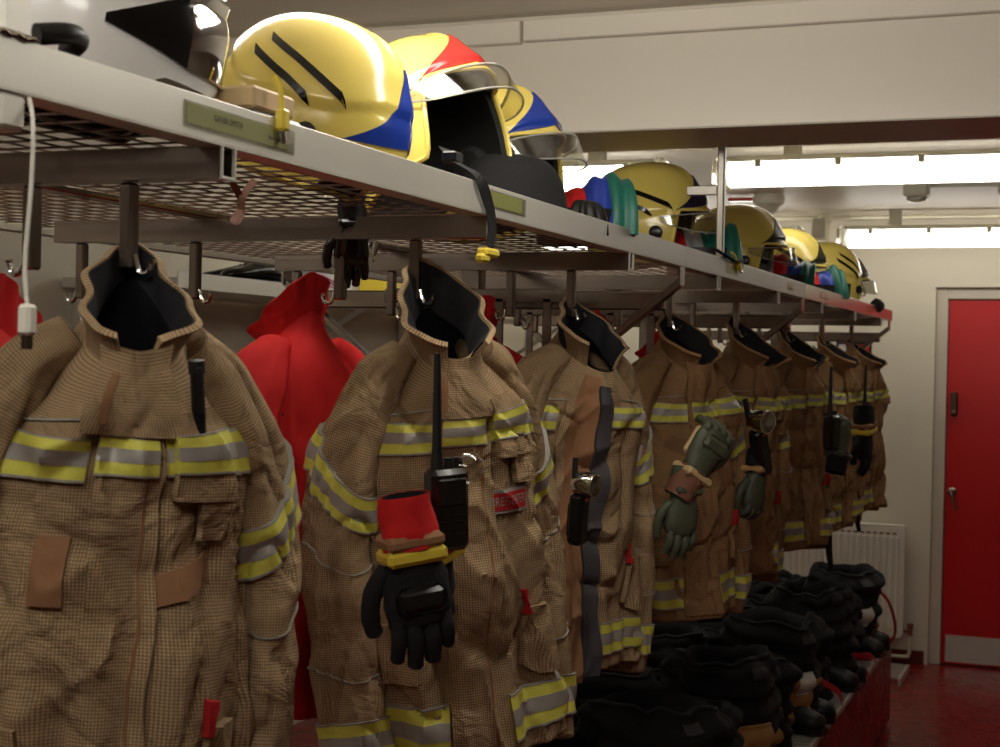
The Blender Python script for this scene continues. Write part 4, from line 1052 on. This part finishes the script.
# green gloves on the fourth
p_ = at(692, 474, 'X', .085); glove('green_glove', p_, (R(150), R(10), R(-40)), 'olive green leather glove held up by its cuff on a jacket', M_glovg, M_glovt, M_brown, .95, group='olive gloves on a jacket', knuckle=M_glovg, fl=.45, curl=.03)
p_ = at(684, 490, 'X', .07); glove('green_glove', p_, (R(-4), R(0), R(-40)), 'olive green leather glove hanging fingers down under its pair', M_glovg, M_glovg, M_glovg, .85, group='olive gloves on a jacket')
p_ = at(757, 428, 'X', .075); torch(p_, (R(18), R(4), R(-30)), 'chrome-headed torch on the jacket next to the olive gloves', 1.0)
p_ = at(757, 470, 'X', .07); glove('dark_glove', p_, (R(-8), R(0), R(-20)), 'dark leather glove below the torch on the neighbouring jacket', M_glovg, M_leath, M_blackf, .9, fl=.6, curl=.02)
p_ = at(832, 415, 'X', .075); radio(p_, (0, 0, R(-20)), 'black hand radio on the jacket beside the last one', 1.0, False)
p_ = at(838, 455, 'X', .09); glove('grey_glove', p_, (R(165), 0, R(-20)), 'grey green glove clipped up on the jacket beside the last one', M_glovg, M_glovg, M_blackf, 1.0, fl=.5, curl=.02)
p_ = at(866, 405, 'X', .04); radio(p_, (0, 0, R(-10)), 'black hand radio on the last jacket', 1.0, False)
p_ = at(864, 425, 'X', .09); glove('dark_glove', p_, (R(10), 0, R(-10)), 'dark glove hanging on the last jacket by the radiator', M_blackf, M_blackf, M_blackf, 1.1)
for x_, y_, X_, lb in ((829, 548, .02, 'second last'), (857, 514, .0, 'last')):
    q = at(x_, y_, 'X', X_); tag(MB().ribbon(spline([q+Vector((0, -.01, .10)), q+Vector((0, -.03, .0)), q+Vector((.01, 0, -.07)), q+Vector((0, .03, -.01)), q+Vector((0, .01, .08))], 6), (1, 0, .1), .014, .003).build('hanging_strap', M_blackf), 'black strap loop hanging below the hem of the %s jacket' % lb, 'strap')

# white charging cable, brown ribbon, black glove over a post
cbm = empty('charging_cable', (.03, 1.085, 1.66)); tag(cbm, 'white charging cable with plug hanging from the shelf end', 'cable'); O = cbm.location
MB(O).tube(spline([(-.02, 1.10, 1.90), (.006, 1.085, 1.86), (.008, 1.083, 1.80), (.002, 1.084, 1.73), (.006, 1.083, 1.69)], 8), .0021, 8).build('lead', M_white, cbm, True)
MB(O).cbox(-.001, .013, 1.0765, 1.0905, 1.664, 1.692, .003).build('plug', M_white, cbm)
MB(O).cbox(.003, .009, 1.078, 1.089, 1.652, 1.665, .001).build('contact', M_dsteel, cbm)
rb = MB().ribbon(spline([at(232, 182, 'X', -.2), at(241, 200, 'X', -.205), at(237, 215, 'X', -.2), at(233, 221, 'X', -.195), at(236, 223, 'X', -.19), at(241, 214, 'X', -.20), at(243, 196, 'X', -.2), at(255, 180, 'X', -.2)], 6), (.6, .8, 0), .010, .001)
tag(rb.build('brown_ribbon', M_brown), 'brown ribbon looped through the mesh and dangling under it', 'ribbon')
glove('black_glove', at(352, 222, 'Y', 2.19), (R(3), R(10), R(-50)), 'shiny black glove caught over a hook post under the shelf', M_blkg, M_blackp, M_blackp, .62)
tag(MB().tube([at(377, 241, 'Y', 2.16), at(372, 262, 'Y', 2.16)], [.006, .0035], 8).build('metal_clip', M_chrome, None, True), 'small bright metal clip beside the black glove under the shelf', 'clip')

# ================================================================== boots and rolled trousers on the bench
def boot(loc, rz, label):
    t = empty('fire_boot', loc, (0, 0, rz)); tag(t, label, 'boot', 'black boots on the bench')
    path = [(0, 0, .30), (-.005, 0, .22), (-.008, 0, .13), (.0, 0, .09), (.045, 0, .060), (.10, 0, .045), (.155, 0, .040), (.185, 0, .036), (.20, 0, .034)]
    rx = [.056, .054, .052, .056, .056, .046, .038, .03, .008]; ry_ = [.062, .060, .052, .048, .044, .046, .050, .042, .012]
    n = 20; P = []
    for i, q in enumerate(path):
        a = Vector(path[max(i-1, 0)]); b = Vector(path[min(i+1, len(path)-1)]); d_ = (b-a).normalized(); e1 = Vector((0, 1, 0)); e2 = d_.cross(e1)
        P.append([list(Vector(q)+e1*ry_[i]*math.cos(2*math.pi*k/n)+e2*rx[i]*math.sin(2*math.pi*k/n)) for k in range(n)])
    P = np.array(P); P[..., 2] = np.maximum(P[..., 2], .012)
    link('upper', grid_mesh('upper', P, None, True, False, True), M_black, t)
    lin = P[:4]*np.array([.9, .9, 1]); link('lining', grid_mesh('lining', lin, None, True, False, True), M_lining, t)
    so = MB()
    ol = [(-.06, .03), (-.045, .042), (0, .044), (.06, .040), (.12, .048), (.17, .046), (.20, .028)]
    for i in range(len(ol)-1): so.add([(ol[i][0], -ol[i][1], 0), (ol[i][0], ol[i][1], 0), (ol[i+1][0], ol[i+1][1], 0), (ol[i+1][0], -ol[i+1][1], 0), (ol[i][0], -ol[i][1], .024), (ol[i][0], ol[i][1], .024), (ol[i+1][0], ol[i+1][1], .024), (ol[i+1][0], -ol[i+1][1], .024)], [(0, 1, 2, 3), (4, 7, 6, 5), (0, 4, 5, 1), (1, 5, 6, 2), (2, 6, 7, 3), (3, 7, 4, 0)])
    so.build('sole', M_blackp, t)
    for sg in (-1, 1): MB().ribbon(spline([(-.0, sg*.058, .26), (0, sg*.064, .33), (0, sg*.050, .30)], 5), (1, 0, 0), .022, .003).build('pull_loop', M_blackf, t)
    MB().tube([(0+.056*math.cos(2*math.pi*k/20), .063*math.sin(2*math.pi*k/20), .30) for k in range(21)], .005, 6).build('top_rim', M_blackp, t, True)
    return t
def trousers(loc, rz, seed, label, sc=1.0, leg=True, card_=False, tape=False, m=None, hh=1.0):
    """turnout trousers pushed down round the boots: crumpled roll, open waist on top"""
    t = empty('rolled_trousers', loc, (0, 0, rz)); t.scale = (sc,)*3; tag(t, label, 'trousers', 'rolled trousers standing on the bench')
    m = m or M_navyf
    VZ = [0, .15, .3, .5, .7, .85, .95, 1.0]; RRr = [.13, .155, .15, .165, .155, .165, .15, .125]
    def B(u, v):
        u = np.asarray(u, float); v = np.asarray(v, float); a = 2*np.pi*u; c, q = np.cos(a), np.sin(a)
        h = 1-v; r0_ = crom(VZ, RRr, np.clip(h, 0, 1)); z = .36*hh*h
        d_ = .030*vnoise(c*1.6+seed, q*1.6, z*9, seed)+.016*vnoise(c*3, q*3+seed, z*20, seed+2)+.008*np.sin(z*95+3*c+seed)
        return np.stack([(r0_*1.0+d_)*c, (r0_*1.12+d_)*q, z+.02*vnoise(c*2, q*2, 0*z+seed, seed+4)*h], -1)
    nu, nv = 72, 60
    U = np.linspace(0, 1, nu, endpoint=False)[None, :]+np.zeros((nv, 1)); V = np.linspace(0, 1, nv)[:, None]+0*U
    P = B(U, V); top = P[0]; c_ = top.mean(0)
    inn = [c_+(top-c_)*k+np.array([0, 0, dz]) for k, dz in ((.25, -.12), (.7, -.10), (.82, -.03), (.93, .004))]
    P = np.concatenate([np.array(inn), P])
    link('roll', grid_mesh('roll', P, None, True, True, True), m, t)
    e = np.linspace(0, 1, 60); MB().tube([tuple(q) for q in B(e, 0*e+.01)], .006, 6).build('waistband', M_blackf, t, True)
    if leg:
        add_patch('leather_patch', B, -.10, .06, .50, .86, 14, 16, .002, .010, M_leath, t); add_patch('tan_cuff', B, -.22, -.02, .82, .98, 14, 8, .002, .010, M_oran, t)
    if tape: 
        b_ = add_patch('reflective_band', B, -.2, .0, .84, .95, 14, 8, .004, .013, M_yel, t); add_patch('silver_stripe', B, -.2, .0, .875, .915, 14, 4, .006, .0145, M_sil, b_)
    if card_: add_patch('white_label', B, -.02, .035, .42, .66, 8, 10, .008, .012, M_paper, t)
    add_patch('waist_label', B, -.02, .03, .06, .13, 6, 5, .003, .007, M_zip, t)
    return t
stn = [(BARY[k], k) for k in range(8)]
tl = ['beside the bench end, with white card and tan leg', 'second from the bench end', 'with white label, third from the bench end', 'fourth from the bench end', 'with tan cuff and yellow tape, fifth from the bench end', 'sixth from the bench end', 'seventh from the bench end', 'furthest from the radiator']
tl2 = ['at the bench end', 'second from the bench end', 'third from the bench end', 'fourth from the bench end', 'fifth from the bench end', 'sixth from the bench end', 'furthest from the radiator']
for k in range(1, 8):
    y = BARY[k]+.10; i = 7-k
    trousers((-.17, y, BZ), R(-38), 5+k*3, 'black rolled turnout trousers '+tl[i], 1.04 if k < 7 else 1.0, leg=(k in (3, 4, 5)), card_=(k in (5, 7)), tape=(k in (2, 4)))
    for sg in (-1, 1): boot((-.15, y+sg*.075, BZ), R(8*sg-6), ('left' if sg > 0 else 'right')+' black fire boot under the trousers '+tl2[i])
    if k < 7: trousers((-.19, y+.385, BZ), R(-45), 130+k*5, 'black over-trousers heap in the front row, between stations, '+tl2[i], .95, leg=(k in (4,)), tape=(k == 3), hh=.85)
    trousers((-.54, y-.06, BZ), R(30*k), 160+k*3, 'black crumpled trousers under the centre rail of the bench, '+tl2[i], .95, leg=False, hh=.9)
    if k >= 1: trousers((-.50 if k % 2 else -.46, y+.33, BZ), R(40*k), 60+k, 'black spare trousers further back on the bench, '+tl2[i], .92, leg=(k in (6,)), hh=.8)
# tan leg of the last pair
trousers((-.13, 7.02, BZ), R(20), 91, 'brown rolled trousers at the very end of the bench', .72, leg=False, m=M_oran, hh=.75)
# red braces trailing over the bench edge
def braces(pts, wdv, label, wd=.024):
    tag(MB().ribbon(spline(pts, 7), wdv, wd, .002).build('red_braces', M_redw), label, 'braces', 'red braces trailing over the bench edge')
braces([(-.02, 6.95, .66), (.03, 7.0, .60), (.055, 7.06, .50), (.05, 7.10, .42), (.02, 7.0, .39), (-.03, 6.85, .40)], (.3, 1, 0), 'red brace strap looping from the last trousers to the tread')
braces([(-.05, 6.55, .42), (.01, 6.6, .42), (.045, 6.58, .37), (.05, 6.55, .27), (.045, 6.5, .17)], (0, 1, .1), 'red brace strap hanging down the front panel near the bench end')
braces([(-.05, 6.2, .43), (.02, 6.28, .43), (.05, 6.32, .36), (.046, 6.36, .28), (.05, 6.40, .21), (.044, 6.34, .14)], (.1, 1, 0), 'red brace strap twisting down the front panel, longest of them')
braces([(-.06, 6.0, .44), (.02, 6.05, .41), (.05, 6.04, .34), (.045, 6.0, .24)], (0, 1, 0), 'red brace strap with square end on the front panel', .034)
braces([(-.03, 6.3, .46), (.02, 6.4, .45), (.03, 6.5, .42), (.0, 6.62, .40), (-.05, 6.55, .41)], (.2, .3, 1), 'crumpled red brace strap lying along the bench edge')
braces([(-.02, 5.55, .50), (.03, 5.60, .46), (.045, 5.62, .42), (.03, 5.7, .40)], (0, .6, .8), 'short red brace tab beside the tan leather patch')
